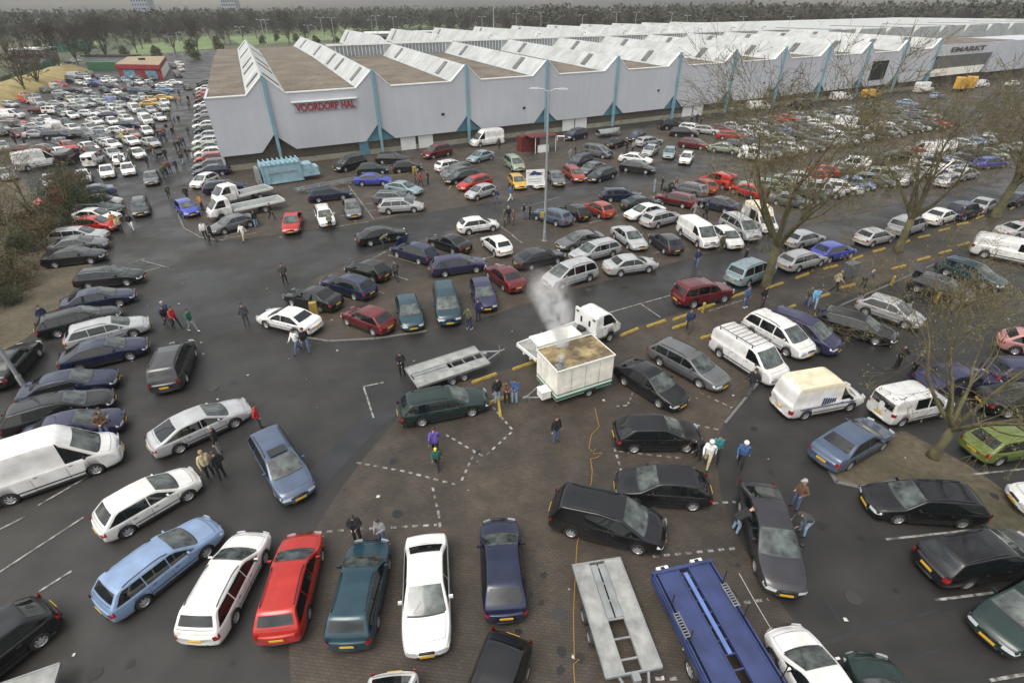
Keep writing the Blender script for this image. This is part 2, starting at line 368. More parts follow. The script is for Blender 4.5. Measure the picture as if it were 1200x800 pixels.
T('fastback_car', 'fastback', L=4.5, W=1.74, top=[(2.25, .54), (2.22, .64), (2.02, .74), (1.15, .93), (.35, 1.36), (-.3, 1.41), (-1.0, 1.35), (-1.85, 1.0), (-2.12, .97), (-2.22, .88), (-2.25, .62)],
  belt=.90, cowl=1.15, head=.35, rroof=-.98, rbase=-1.85, wb=2.65, panes=[('F', -.02), (-.06, 'R')], doors=(1.0, -.04, -.92), tz=(.66, .88))
T('estate_car', 'estate car', L=4.55, W=1.72, top=[(2.275, .54), (2.25, .64), (2.05, .76), (1.2, .93), (.45, 1.36), (-.3, 1.42), (-1.75, 1.38), (-2.1, 1.0), (-2.25, .92), (-2.275, .62)],
  belt=.89, cowl=1.2, head=.45, rroof=-1.75, rbase=-2.1, wb=2.65, panes=[('F', .06), (0.02, -.88), (-.93, 'R')], doors=(1.05, .04, -.90), rails=True, tz=(.60, .90))
T('people_carrier', 'people carrier', L=4.55, W=1.80, top=[(2.275, .58), (2.25, .72), (2.1, .86), (1.5, 1.06), (.65, 1.58), (-.3, 1.68), (-1.85, 1.62), (-2.14, 1.08), (-2.26, 1.0), (-2.275, .62)],
  belt=1.0, cowl=1.5, head=.65, rroof=-1.85, rbase=-2.14, wb=2.75, k=.24, wr=.32, panes=[('F', .22), (.13, -.85), (-.95, 'R')], doors=(1.15, .17, -.90), hz=(.60, .78), tz=(.75, 1.05), rails=True)
T('off_road_car', 'off-roader', L=4.3, W=1.78, top=[(2.15, .62), (2.12, .86), (2.0, .96), (1.0, 1.08), (.5, 1.60), (-.3, 1.70), (-1.85, 1.68), (-2.05, 1.12), (-2.13, 1.02), (-2.15, .66)],
  belt=1.05, cowl=1.0, head=.5, rroof=-1.85, rbase=-2.05, wb=2.6, k=.16, wr=.36, zb=.30, panes=[('F', .0), (-.09, -.95), (-1.05, 'R')], doors=(.9, -.05, -1.0), hz=(.68, .86), tz=(.8, 1.0), rails=True)
T('panel_van', 'panel van', L=4.75, W=1.86, top=[(2.375, .60), (2.35, .80), (2.2, .95), (1.75, 1.10), (.95, 1.78), (.5, 1.86), (-2.2, 1.84), (-2.33, 1.78), (-2.375, 1.5)],
  belt=1.10, cowl=1.75, head=.95, rroof=-2.3, rbase=-2.37, wb=2.95, k=.10, wr=.33, van=True, panes=[('F', .45)], doors=(1.35, .40, -.75), hz=(.62, .84), tz=(.8, 1.15), rearslope=False, rearglass=False)
T('delivery_van', 'tall van', L=5.4, W=1.95, top=[(2.7, .62), (2.68, .85), (2.5, 1.0), (2.0, 1.18), (1.25, 1.95), (.8, 2.38), (.3, 2.45), (-2.5, 2.42), (-2.65, 2.35), (-2.7, 1.8)],
  belt=1.18, cowl=2.0, head=1.22, rroof=-2.6, rbase=-2.69, wb=3.3, k=.07, wr=.34, van=True, panes=[('F', .80)], doors=(1.6, .75, -.6), hz=(.66, .90), tz=(.8, 1.2), rearslope=False, rearglass=False)
T('small_van', 'small van', L=4.0, W=1.70, top=[(2.0, .58), (1.98, .74), (1.85, .88), (1.2, 1.06), (.55, 1.66), (.1, 1.78), (-1.85, 1.78), (-1.96, 1.72), (-2.0, 1.5)],
  belt=1.04, cowl=1.2, head=.55, rroof=-1.92, rbase=-1.99, wb=2.65, k=.12, wr=.31, van=True, panes=[('F', .10), (.0, -.80)], doors=(.95, .05, -.85), hz=(.60, .78), tz=(.8, 1.1), rearslope=False, rearglass=True)
T('camper_van', 'old van', L=4.45, W=1.78, top=[(2.225, .56), (2.2, .74), (2.05, .84), (1.55, .98), (.95, 1.48), (.6, 2.05), (.3, 2.16), (-1.85, 2.16), (-2.1, 2.05), (-2.22, 1.1), (-2.225, .8)],
  belt=1.0, cowl=1.55, head=.98, rroof=-1.95, rbase=-2.2, wb=2.7, k=.10, wr=.31, van=True, panes=[('F', .62)], doors=(1.15, .5), hz=(.60, .76), tz=(.55, .8), rearslope=False, rearglass=False, roofcap='cream_roof')
COL = dict(w=((.80, .80, .79), 'white'), s=((.42, .43, .45), 'silver'), ch=((.035, .033, .040), 'charcoal'), g=((.13, .135, .145), 'grey'), k=((.010, .010, .012), 'black'), n=((.012, .017, .05), 'navy blue'),
  b=((.05, .07, .42), 'bright blue'), lb=((.23, .33, .52), 'light blue'), st=((.075, .105, .17), 'steel blue'), r=((.46, .022, .014), 'red'), m=((.12, .008, .012), 'maroon'), dg=((.012, .030, .026), 'dark green'),
  t=((.014, .050, .072), 'teal'), pg=((.27, .33, .24), 'pale green'), y=((.62, .37, .05), 'yellow'), c=((.60, .56, .42), 'cream'), gr=((.17, .23, .045), 'olive green'), pb=((.24, .33, .37), 'pale blue'),
  v=((.026, .025, .075), 'violet blue'), br=((.16, .06, .03), 'brown'), o=((.33, .045, .025), 'orange red'), pk=((.50, .25, .24), 'pink'))
KEY = dict(h='hatchback', s='saloon_car', f='fastback_car', e='estate_car', m='people_carrier', x='off_road_car', p='panel_van', V='delivery_van', k='small_van', o='camper_van')
CATS = dict(hatchback='car', saloon_car='car', fastback_car='car', estate_car='car', people_carrier='people carrier', off_road_car='off-road car', panel_van='van', delivery_van='van', small_van='van', camper_van='van')
PROTO, LOD = {}, {}
def build_type(name):
    S = TYPES[name]; parts = shape_parts(S); out = []; allm = []; J = MB()
    def rec(lst):
        r = []
        for nm, mb, mats, sm, kids in lst:
            me = mb.mesh(nm, mats, sm)
            idx = {}
            for i, m_ in enumerate(mats):
                if m_ not in allm: allm.append(m_)
                idx[i] = allm.index(m_)
            J.join(mb, mm=idx); r.append((nm, me, rec(kids)))
        return r
    PROTO[name] = rec(parts); LOD[name] = J.mesh(name, allm, True)
for nm in TYPES: build_type(nm)
def place_parts(lst, parent, col):
    for nm, me, kids in lst:
        o = bpy.data.objects.new(nm, me); o.parent = parent; o.color = (*col, 1); C.objects.link(o); place_parts(kids, o, col)
USED_LABELS = {}
def car(ty, col, nx, ny, tx, ty_, label=None, group=None, z=.6, far=False, scale=True):
    name = KEY[ty]; S = TYPES[name]; a, b = at(nx, ny, z), at(tx, ty_, z); d = a-b; q = d.length/S.L; u = d.normalized(); sx = 1.0
    if q > 1.12 or q < .92:                       # only the near end is seen at bumper height: hold that end
        near, sg = (a, -1) if a.length < b.length else (b, 1)
        if q < .82: near, sg = (a, -1) if (0 < nx < 1200 and ny < 800) else (b, 1)
        if a.length < 26 and q >= .82: sx = min(1.06, max(.88, q if q > .8 else 1))
        mid = near+u*sg*S.L*sx/2
    else: mid = (a+b)/2; sx = min(1.05, q) if a.length < 30 else 1
    o = car_w(ty, col, mid.x, mid.y, math.atan2(d.y, d.x), label, group); o.scale.x *= sx; return o
def car_w(ty, col, x, y, rz, label, group=None, z0=0.0):
    name = KEY[ty]; c = COL[col][0]; j = 1+random.uniform(-.06, .06); c = tuple(min(.8, q*j) for q in c)
    dist = math.hypot(x, y)
    if dist < 60:
        o = empty(name, (x, y, z0), rz); place_parts(PROTO[name], o, c)
    else:
        o = put(bpy.data.objects.new(name, LOD[name])); o.location = (x, y, z0); o.rotation_euler = (0, 0, rz); o.color = (*c, 1)
    k = random.uniform(.98, 1.03); o.scale = (k, 1, random.uniform(.98, 1.03))
    o.rotation_euler.x = random.uniform(-.004, .004)
    tag(o, label, CATS[name], group); return o
# ---------------------------------------------------------------- people: tapered bones fused into one skin
SKIN, JACKET, TROUSER, SHOE, EYE = 0, 1, 2, 3, 4
mat('skin', (.42, .25, .18), .6); mat('hair_dark', (.03, .02, .015), .7); mat('hair_grey', (.30, .28, .26), .7); mat('hair_fair', (.28, .18, .08), .7); mat('eye', (.02, .02, .02), .3)
mat('shoe_dark', (.02, .018, .015), .5); mat('shoe_white', (.6, .6, .6), .5)
CLOTH = dict(black=(.012, .012, .014), darkgrey=(.05, .05, .055), grey=(.20, .20, .21), blue=(.04, .09, .22), lightblue=(.14, .33, .55), red=(.38, .02, .02), green=(.02, .10, .07), olive=(.07, .075, .04), brown=(.11, .06, .035),
             white=(.65, .65, .63), beige=(.45, .38, .24), purple=(.10, .06, .26), orange=(.42, .17, .03), yellow=(.60, .48, .04), jeans=(.07, .11, .20), palejeans=(.22, .30, .42), navy=(.02, .03, .08), teal=(.03, .17, .18))
for k_, v_ in CLOTH.items(): mat('cloth_'+k_, v_, .85, noise=(9, .2), bump=(14, .5))
def V3(*a): return Vector(a)
def limb(bones, pts, rs, m):
    for i in range(len(pts)-1): bones.append((Vector(pts[i]), rs[i], Vector(pts[i+1]), rs[i+1], m))
def hand(bones, wrist, dirv, side, curl=.5):
    d = Vector(dirv).normalized(); up = Vector((1, 0, 0)) if abs(d.x) < .8 else Vector((0, 0, 1))
    s = d.cross(up).normalized()*side; n = s.cross(d)*side
    wv = Vector(wrist); pc = wv+d*.085
    for q in (-.5, 0, .5): bones.append((wv+up*.02*q, .024, pc+up*.05*q, .017, SKIN))
    for i, (o, l) in enumerate(((-.036, .062), (-.012, .075), (.012, .082), (.036, .074))):
        b = pc+up*o; k1 = b+d*l*.55+s*(-.008); k2 = k1+(d*(1-curl)-s*curl).normalized()*l*.5
        bones.append((b, .0100, k1, .0095, SKIN)); bones.append((k1, .0095, k2, .008, SKIN))
    t0 = wv+d*.03+up*.03; t1 = t0+(d*.6+up*.8).normalized()*.045; t2 = t1+(d*.9-s*.3).normalized()*.035
    bones.append((t0, .014, t1, .012, SKIN)); bones.append((t1, .012, t2, .010, SKIN))
def person_bones(P):
    """x forward, y left. joint table P"""
    B = []; pel, ch, nk, hd = (Vector(P[k]) for k in ('pelvis', 'chest', 'neck', 'head'))
    up = (nk-pel).normalized()
    for sg in (1, -1):
        y = Vector((0, sg, 0)); sh = Vector(P['sh'])+y*.185 if 'sh' in P else nk-up*.07+y*.185
        B.append((pel+y*.07, .125, ch+y*.085, .125, JACKET)); B.append((ch+y*.085, .125, sh-y*.045, .088, JACKET))
        B.append((pel+y*.06-up*.06, .125, pel+y*.07, .13, JACKET))
        el, wr = Vector(P['elbow'][0 if sg > 0 else 1]), Vector(P['wrist'][0 if sg > 0 else 1])
        limb(B, [sh, el, wr], [.072, .056, .042], JACKET); hand(B, wr, (wr-el), sg, P.get('curl', .5))
        kn, an = Vector(P['knee'][0 if sg > 0 else 1]), Vector(P['ankle'][0 if sg > 0 else 1])
        hip = pel+y*.09-up*.05
        limb(B, [hip, kn, an], [.105, .072, .050], TROUSER)
        f = Vector(P.get('toe', (1, 0, 0))); B.append((an+Vector((-.03, 0, -.035)), .042, an+f*.16+Vector((0, 0, -.045)), .034, SHOE))
    B.append((nk-up*.05, .065, nk+(hd-nk)*.6, .055, SKIN)); B.append((nk-up*.06, .085, nk-up*.02, .07, JACKET))
    f = Vector(P.get('face', (1, 0, 0))).normalized(); u = (hd-nk).normalized(); s = u.cross(f).normalized(); f = s.cross(u)
    B += [(hd+u*.035-f*.012, .088, hd-u*.01+f*.002, .084, SKIN), (hd-u*.03+f*.02, .068, hd-u*.085+f*.045, .038, SKIN)]
    B += [(hd+f*.085+u*.012, .010, hd+f*.108-u*.022, .014, SKIN), (hd+f*.078-u*.058+s*.02, .010, hd+f*.078-u*.058-s*.02, .010, SKIN)]
    for sg in (1, -1):
        B.append((hd+s*sg*.086+u*.012, .014, hd+s*sg*.088-u*.02, .011, SKIN)); B.append((hd+s*sg*.032+f*.083+u*.014, .009, hd+s*sg*.036+f*.081+u*.014, .009, EYE))
    hair = (hd, u, f, s)
    return B, hair
def sph(c, r, n=8):
    return [c+Vector((math.sin(PI*i/n)*math.cos(2*PI*k/10), math.sin(PI*i/n)*math.sin(2*PI*k/10), math.cos(PI*i/n)))*r for i in range(n+1) for k in range(10 if 0 < i < n else 1)]
def fuse(bones, name, mats, voxel=.013):
    bm = bmesh.new()
    for a, ra, b, rb, m in bones:
        vs = [bm.verts.new(p) for p in sph(a, ra)+sph(b, rb)]
        r = bmesh.ops.convex_hull(bm, input=vs); bmesh.ops.delete(bm, geom=[g for g in set(r['geom_interior']+r['geom_unused']) if isinstance(g, bmesh.types.BMVert) and g.is_valid], context='VERTS')
    me = bpy.data.meshes.new('t'); bm.to_mesh(me); bm.free(); o = put(bpy.data.objects.new('t', me))
    md = o.modifiers.new('r', 'REMESH'); md.mode = 'VOXEL'; md.voxel_size = voxel; md.use_smooth_shade = True
    sm = o.modifiers.new('s', 'SMOOTH'); sm.iterations = 2; sm.factor = .5
    res = bpy.data.meshes.new_from_object(o.evaluated_get(bpy.context.evaluated_depsgraph_get())); bpy.data.objects.remove(o)
    res.name = name; n = len(res.polygons); c = np.zeros(n*3); res.polygons.foreach_get('center', c); c = c.reshape(-1, 3)
    best = np.full(n, 1e9); mi = np.zeros(n, dtype=np.int32)
    for a, ra, b, rb, m in bones:
        a_, d = np.array(a), np.array(b-a); t = np.clip(((c-a_)@d)/max(1e-9, d@d), 0, 1)
        ds = np.linalg.norm(c-(a_+t[:, None]*d), axis=1)-(ra+(rb-ra)*t)
        if m == EYE: ds = ds-.004
        k = ds < best; best[k] = ds[k]; mi[k] = m
    res.materials.clear()
    for q in mats: res.materials.append(MATS[q])
    res.polygons.foreach_set('material_index', mi); res.polygons.foreach_set('use_smooth', [True]*n); res.update(); return res
def hair_mesh(h, style):
    hd, u, f, s = h; g = MB(); P = []
    for i in range(9):
        th = PI*.56*i/8; row = []
        for k in range(16):
            ph = 2*PI*k/16; fr = math.cos(ph)
            t2 = th*(1-.38*max(0, fr)) if style != 'hood' else th*(1.22-.3*max(0, fr))
            if style == 'long': t2 = th*(1.35-.75*max(0, fr))
            d = (u*math.cos(t2)+(f*fr+s*math.sin(ph))*math.sin(t2)); r = (.108 if style != 'hood' else .125)*(1+.03*math.sin(5*ph+3*i))
            row.append(hd+u*.035-f*.012+d*r)
        P.append(row)
    grid(g, P, 0, True)
    if style == 'cap': g.tube([hd+u*.06+f*.07, hd+u*.05+f*.17], [.07, .05], 0, 8)
    return g
H_ = .86
STANDL = dict(pelvis=(0, 0, .98), chest=(.01, 0, 1.20), neck=(0, 0, 1.49), head=(.03, 0, 1.66))
POSE = {
 'stand': dict(STANDL, elbow=[(-.03, .27, 1.13), (-.03, -.27, 1.13)], wrist=[(.04, .28, .88), (.04, -.28, .88)], knee=[(.02, .12, .52), (.02, -.11, .52)], ankle=[(0, .14, .085), (0, -.12, .085)]),
 'pockets': dict(STANDL, elbow=[(-.10, .30, 1.14), (-.10, -.30, 1.14)], wrist=[(.07, .21, .96), (.07, -.21, .96)], knee=[(.02, .12, .52), (.05, -.11, .52)], ankle=[(0, .15, .085), (.03, -.14, .085)], curl=.8),
 'read': dict(STANDL, head=(.07, 0, 1.64), face=(1, 0, -.6), elbow=[(.02, .27, 1.15), (.02, -.27, 1.15)], wrist=[(.27, .11, 1.14), (.27, -.11, 1.14)], knee=[(.02, .11, .52), (.02, -.11, .52)], ankle=[(0, .12, .085), (0, -.12, .085)], curl=.8),
 'walk': dict(STANDL, chest=(.03, 0, 1.2), neck=(.04, 0, 1.48), head=(.08, 0, 1.65), elbow=[(-.16, .25, 1.16), (.12, -.26, 1.15)], wrist=[(-.14, .27, .92), (.30, -.22, .98)], knee=[(.20, .10, .54), (-.02, -.10, .52)], ankle=[(.30, .10, .10), (-.34, -.10, .14)]),
 'bend': dict(pelvis=(-.12, 0, .95), chest=(.10, 0, 1.10), neck=(.34, 0, 1.24), head=(.48, 0, 1.34), face=(1, 0, -.7), elbow=[(.33, .26, 1.0), (.33, -.26, 1.0)], wrist=[(.50, .20, .86), (.50, -.20, .86)], knee=[(.0, .12, .52), (.0, -.12, .52)], ankle=[(-.05, .14, .085), (-.05, -.14, .085)]),
 'lean': dict(pelvis=(-.05, 0, .92), chest=(-.10, 0, 1.14), neck=(-.06, 0, 1.42), head=(0, 0, 1.59), elbow=[(.0, .28, 1.10), (.0, -.28, 1.10)], wrist=[(.22, .06, 1.08), (.22, -.06, 1.08)], knee=[(.16, .12, .50), (.20, -.12, .50)], ankle=[(.30, .13, .085), (.36, -.12, .085)], curl=.9),
 'sit': dict(pelvis=(-.0, 0, .93), chest=(-.03, 0, 1.15), neck=(.02, 0, 1.42), head=(.07, 0, 1.58), face=(1, 0, -.4), elbow=[(.03, .27, 1.08), (.03, -.27, 1.08)], wrist=[(.27, .12, 1.02), (.27, -.12, 1.02)], knee=[(.40, .12, .78), (.42, -.12, .76)], ankle=[(.50, .13, .34), (.56, -.12, .34)], curl=.9),
}
PMATS = ['skin', 'cloth_black', 'cloth_jeans', 'shoe_dark', 'eye']
POSEM = {}
for k_, v_ in POSE.items():
    bn, hr = person_bones(v_); POSEM[k_] = (fuse(bn, 'person_'+k_, PMATS), {st: hair_mesh(hr, st).mesh('hair', ['hair_dark'], True) for st in ('short', 'long', 'cap', 'hood')})
def person(px, py, pose, jacket, trousers, face, label, hair='dark', style='short', group=None, scale=1.0, shoe='shoe_dark', z=0.0, loc=None):
    p = Vector(loc) if loc else at(px, py, z); me, hm = POSEM[pose]
    o = put(bpy.data.objects.new('person', me)); o.location = p; o.rotation_euler = (0, 0, math.radians(face)); o.scale = (scale,)*3
    for i, m_ in ((1, 'cloth_'+jacket), (2, 'cloth_'+trousers), (3, shoe)):
        o.material_slots[i].link = 'OBJECT'; o.material_slots[i].material = MATS[m_]
    h = put(bpy.data.objects.new({'short': 'hair', 'long': 'hair', 'cap': 'cap', 'hood': 'hood'}[style], hm[style]), o)
    h.material_slots[0].link = 'OBJECT'; h.material_slots[0].material = MATS[('hair_'+hair) if ('hair_'+hair) in MATS else 'cloth_'+hair]
    return tag(o, label, 'person', group)
# ---------------------------------------------------------------- ground
def asph(n, p):
    t = n.nodes.new('ShaderNodeTexCoord'); v = t.outputs['Object']
    big = ramp_noise(n, v, .045, 6, .35, .68, (.0150, .0147, .0145), (.036, .0335, .031))
    mid = ramp_noise(n, v, .55, 7, .35, .72, (.68, .68, .68), (1.25, 1.22, 1.16)); fine = ramp_noise(n, v, 38, 3, .3, .7, (.8,)*3, (1.2,)*3)
    sm = n.nodes.new('ShaderNodeMapping'); sm.inputs['Rotation'].default_value = (0, 0, .5); sm.inputs['Scale'].default_value = (.05, .8, 1); n.links.new(v, sm.inputs[0])
    streak = ramp_noise(n, sm.outputs[0], 1.0, 4, .4, .7, (.86,)*3, (1.1,)*3)
    c = mixc(n, mixc(n, mixc(n, big, mid, 1., 'MULTIPLY'), fine, 1., 'MULTIPLY'), streak, 1., 'MULTIPLY')
    n.links.new(c, p.inputs['Base Color']); n.links.new(ramp_noise(n, v, .22, 6, .40, .64, (.36,)*3, (.70,)*3), p.inputs['Roughness']); p.inputs['Specular IOR Level'].default_value = .5
    z = n.nodes.new('ShaderNodeTexNoise'); z.inputs['Scale'].default_value = 60; b = n.nodes.new('ShaderNodeBump'); b.inputs[0].default_value = .25; b.inputs[1].default_value = .01
    n.links.new(v, z.inputs[0]); n.links.new(z.outputs[0], b.inputs['Height']); n.links.new(b.outputs[0], p.inputs['Normal'])
nodes('asphalt', asph)
def paving(n, p):
    t = n.nodes.new('ShaderNodeTexCoord'); v = t.outputs['Object']
    m = n.nodes.new('ShaderNodeMapping'); m.inputs['Rotation'].default_value = (0, 0, .12); n.links.new(v, m.inputs[0])
    br = n.nodes.new('ShaderNodeTexBrick'); br.inputs['Scale'].default_value = 1; br.inputs['Brick Width'].default_value = .22; br.inputs['Row Height'].default_value = .11
    br.inputs['Mortar Size'].default_value = .012; br.inputs['Color1'].default_value = (.072, .058, .045, 1); br.inputs['Color2'].default_value = (.053, .043, .034, 1); br.inputs['Mortar'].default_value = (.035, .028, .022, 1)
    n.links.new(m.outputs[0], br.inputs[0])
    big = ramp_noise(n, v, .11, 6, .34, .68, (.70, .70, .72), (1.22, 1.17, 1.08)); mid = ramp_noise(n, v, .8, 7, .42, .66, (.76,)*3, (1.14,)*3)
    red = ramp_noise(n, v, .35, 5, .66, .74, (1, 1, 1), (1.65, 1.2, .95)); moss = ramp_noise(n, v, .30, 7, .60, .74, (0,)*3, (1,)*3)
    c = mixc(n, mixc(n, mixc(n, br.outputs[0], big, 1., 'MULTIPLY'), mid, 1., 'MULTIPLY'), red, 1., 'MULTIPLY')
    g = n.nodes.new('ShaderNodeRGB'); g.outputs[0].default_value = (.060, .060, .026, 1); mm = n.nodes.new('ShaderNodeMath'); mm.operation = 'MULTIPLY'; mm.inputs[1].default_value = .5
    n.links.new(moss, mm.inputs[0]); c = mixc(n, c, g.outputs[0], mm.outputs[0])
    n.links.new(c, p.inputs['Base Color']); n.links.new(ramp_noise(n, v, .3, 5, .36, .66, (.42,)*3, (.78,)*3), p.inputs['Roughness']); p.inputs['Specular IOR Level'].default_value = .42
nodes('paving', paving)
def soil(a, b_, sc):
    def f(n, p):
        t = n.nodes.new('ShaderNodeTexCoord'); v = t.outputs['Object']
        c = mixc(n, ramp_noise(n, v, sc, 7, .35, .65, a, b_), ramp_noise(n, v, sc*9, 5, .3, .7, (.7,)*3, (1.3,)*3), 1., 'MULTIPLY')
        n.links.new(c, p.inputs['Base Color']); p.inputs['Roughness'].default_value = .9
    return f
nodes('grass_far', soil((.030, .040, .016), (.070, .075, .035), .02)); nodes('field_grass', soil((.085, .13, .04), (.13, .175, .06), .03))
nodes('dirt', soil((.050, .045, .024), (.095, .075, .050), .35)); nodes('straw', soil((.20, .15, .055), (.30, .24, .10), .25))
def sheet(name, pts, m, z, label=None, px=True):
    P = [at(*q) if px else Vector((*q, 0)) for q in pts]; me = bpy.data.meshes.new(name)
    bm = bmesh.new(); f = bm.faces.new([bm.verts.new((p.x, p.y, z)) for p in P]); bmesh.ops.triangulate(bm, faces=[f]); bmesh.ops.recalc_face_normals(bm, faces=bm.faces)
    for f in bm.faces:
        if f.normal.z < 0: f.normal_flip()
    bm.to_mesh(me); bm.free(); me.materials.append(MATS[m]); o = put(bpy.data.objects.new(name, me)); tag(o, kind='structure', label=label); return o
sheet('ground', [(-4000, -300), (4000, -300), (4000, 5000), (-4000, 5000)], 'grass_far', -.03, px=False)
p1, p2, p3, p4 = at(245, 62), at(128, 74), at(108, 82), at(0, 127)
lot = [(-80, -30), (150, -30), (420, 260), (300, 330), (60, 180), (-60, 330), (p1.x-8, p1.y+20), (p1.x-30, p1.y), (p2.x, p2.y), (p3.x, p3.y), (p4.x, p4.y), (-140, 100), (-90, 30)]
sheet('asphalt_car_park', lot, 'asphalt', 0, px=False)
BR = [(342, 815), (338, 745), (341, 700), (352, 655), (375, 610), (405, 565), (440, 520), (480, 475), (520, 452), (566, 441), (640, 420), (737, 386), (830, 356), (909, 330), (1000, 300), (1100, 266), (1200, 230), (1290, 200), (1290, 235), (1200, 262), (1100, 303), (1050, 326), (985, 352), (935, 378), (905, 420), (880, 455), (850, 490), (838, 525), (845, 580), (860, 620), (885, 665), (925, 720), (975, 790), (990, 815)]
sheet('brick_paving', BR, 'paving', .012)
sheet('parking_island_paving', [(345, 350), (372, 325), (430, 300), (520, 272), (640, 243), (740, 220), (850, 196), (1000, 165), (1200, 130), (1330, 100), (1330, 150), (1200, 205), (1050, 240), (905, 275), (830, 297), (740, 322), (640, 348), (575, 370), (500, 388), (440, 397), (385, 400), (345, 388), (332, 370)], 'paving', .012)
sheet('hall_side_paving', [(214, 233), (209, 253), (216, 268), (236, 279), (262, 282), (330, 275), (440, 259), (520, 246), (610, 232), (700, 206), (800, 185), (1000, 140), (1200, 100), (1200, 92), (1090, 112), (848, 140), (548, 173), (331, 190), (262, 198), (236, 210)], 'paving', .012)
sheet('hedge_verge', [(-120, 470), (-20, 425), (34, 395), (70, 358), (97, 330), (112, 318), (106, 308), (60, 298), (50, 262), (46, 232), (18, 205), (-150, 210)], 'dirt', .014)
sheet('tree_verge', [(972, 552), (980, 565), (1007, 571), (1055, 563), (1130, 590), (1200, 660), (1260, 700), (1260, 640), (1200, 590), (1135, 545), (1060, 505), (1020, 512)], 'dirt', .014)
for i, q in enumerate([[(160, 54), (245, 42), (250, 57), (200, 62), (148, 66)], [(262, 42), (396, 36), (404, 46), (330, 50), (285, 54)], [(40, 52), (110, 45), (120, 52), (60, 62)], [(395, 30), (600, 22), (600, 27), (400, 37)]]):
    sheet('playing_field', q, 'field_grass', .02+i*.004)
mat('kerb_grey', (.12, .12, .115), .8, noise=(4, .2))
def kerb(name, pts, w=.16, h=.06):
    m = MB(); P = [at(*q) for q in pts]
    for a, b in zip(P[:-1], P[1:]):
        d = (b-a); c = (a+b)/2; m.box((c.x, c.y, h/2), (d.length+.06, w, h), 0, math.atan2(d.y, d.x))
    return tag(m.obj(name, 'kerb_grey'), kind='structure')
kerb('kerb', [(332, 370), (334, 385), (350, 394), (385, 400), (440, 397), (500, 388)]); kerb('kerb', [(212, 240), (209, 253), (216, 268), (236, 279), (262, 282)]); kerb('kerb', [(972, 552), (980, 565), (1007, 571), (1055, 563)])
kerb('kerb', [(850, 495), (905, 428), (935, 390), (985, 358), (1050, 330), (1110, 303)], .14, .03)
# painted lines
def paint_mat(n, p):
    t = n.nodes.new('ShaderNodeTexCoord'); v = t.outputs['Object']
    n.links.new(ramp_noise(n, v, 3.5, 8, .38, .62, (.07, .065, .058), (.31, .305, .29)), p.inputs['Base Color']); p.inputs['Roughness'].default_value = .6
nodes('line_paint', paint_mat)
lm = MB(); ym = MB(); k_ = [0]
def line(a, b, w=.10, m=None, dash=None):
    m = m or lm; A, B = at(*a), at(*b); d = B-A; L = d.length; u = d/L; s = Vector((-u.y, u.x, 0))*w/2; k_[0] += 1; z = .020+.0012*(k_[0] % 4)
    t = 0
    while t < L:
        e = min(L, t+(dash[0] if dash else L)); p, q = A+u*t, A+u*e
        m.add([(p.x+s.x, p.y+s.y, z), (p.x-s.x, p.y-s.y, z), (q.x-s.x, q.y-s.y, z), (q.x+s.x, q.y+s.y, z)], [(0, 1, 2, 3)]); t = e+(dash[1] if dash else 1)
for a, b in [((98, 606), (0, 670)), ((84, 669), (46, 693)), ((66, 740), (-5, 792)), ((112, 553), (45, 592)), ((30, 605), (0, 620)), ((1038, 632), (1138, 621)), ((1096, 703), (1205, 689)), ((1160, 797), (1205, 789)), ((1137, 556), (1205, 549)),
    ((134, 446), (144, 440)), ((126, 476), (134, 472)), ((136, 360), (164, 349)), ((150, 335), (166, 331)), ((150, 310), (170, 303)),
    ((408, 217), (438, 257)), ((447, 228), (425, 231)), ((441, 237), (428, 240)), ((441, 246), (395, 254)), ((376, 269), (432, 260)), ((440, 256), (492, 248)), ((262, 278), (292, 270)), ((262, 280), (300, 273)),
    ((437, 303), (452, 295)), ((455, 299), (495, 311)), ((453, 320), (478, 328)), ((436, 339), (452, 345)), ((586, 265), (604, 278)), ((550, 277), (565, 273)), ((568, 303), (590, 298)), ((600, 276), (612, 285)), ((640, 308), (650, 316)),
    ((712, 367), (790, 345)), ((752, 357), (774, 372)), ((790, 345), (830, 331)), ((426, 453), (438, 490)), ((426, 453), (450, 448)), ((165, 305), (198, 314)), ((170, 318), (190, 313)), ((690, 262), (735, 250)), ((640, 312), (700, 296)), ((765, 298), (775, 294)),
    ((610, 245), (655, 231)), ((830, 365), (870, 352))]: line(a, b)
for pts in [[(418, 542), (478, 553), (534, 568)], [(541, 563), (556, 530)], [(507, 571), (514, 602), (516, 620)], [(522, 509), (568, 536)], [(570, 533), (600, 506)], [(600, 503), (575, 474)], [(744, 455), (735, 475), (722, 476)], [(720, 525), (728, 552)],
    [(725, 529), (800, 537)], [(765, 796-0), (765, 796)], [(768, 795), (800, 795)], [(815, 498), (845, 504)], [(820, 460), (858, 478)], [(765, 652), (866, 642)], [(872, 706), (900, 702)], [(370, 624), (420, 620), (512, 615)], [(764, 594), (862, 588)], [(1045, 500), (1045, 501)]]:
    for a, b in zip(pts[:-1], pts[1:]):
        if (at(*a)-at(*b)).length > .3: line(a, b, .11, dash=(.24, .22))
for a, b in [((380, 219), (426, 212)), ((455, 207), (480, 203)), ((526, 222), (534, 208)), ((600, 212), (690, 195)), ((518, 205), (533, 187))]: line(a, b, .12, ym)
tag(lm.obj('road_marking', 'line_paint'), kind='structure'); tag(ym.obj('yellow_road_marking', 'yellow'), kind='structure')
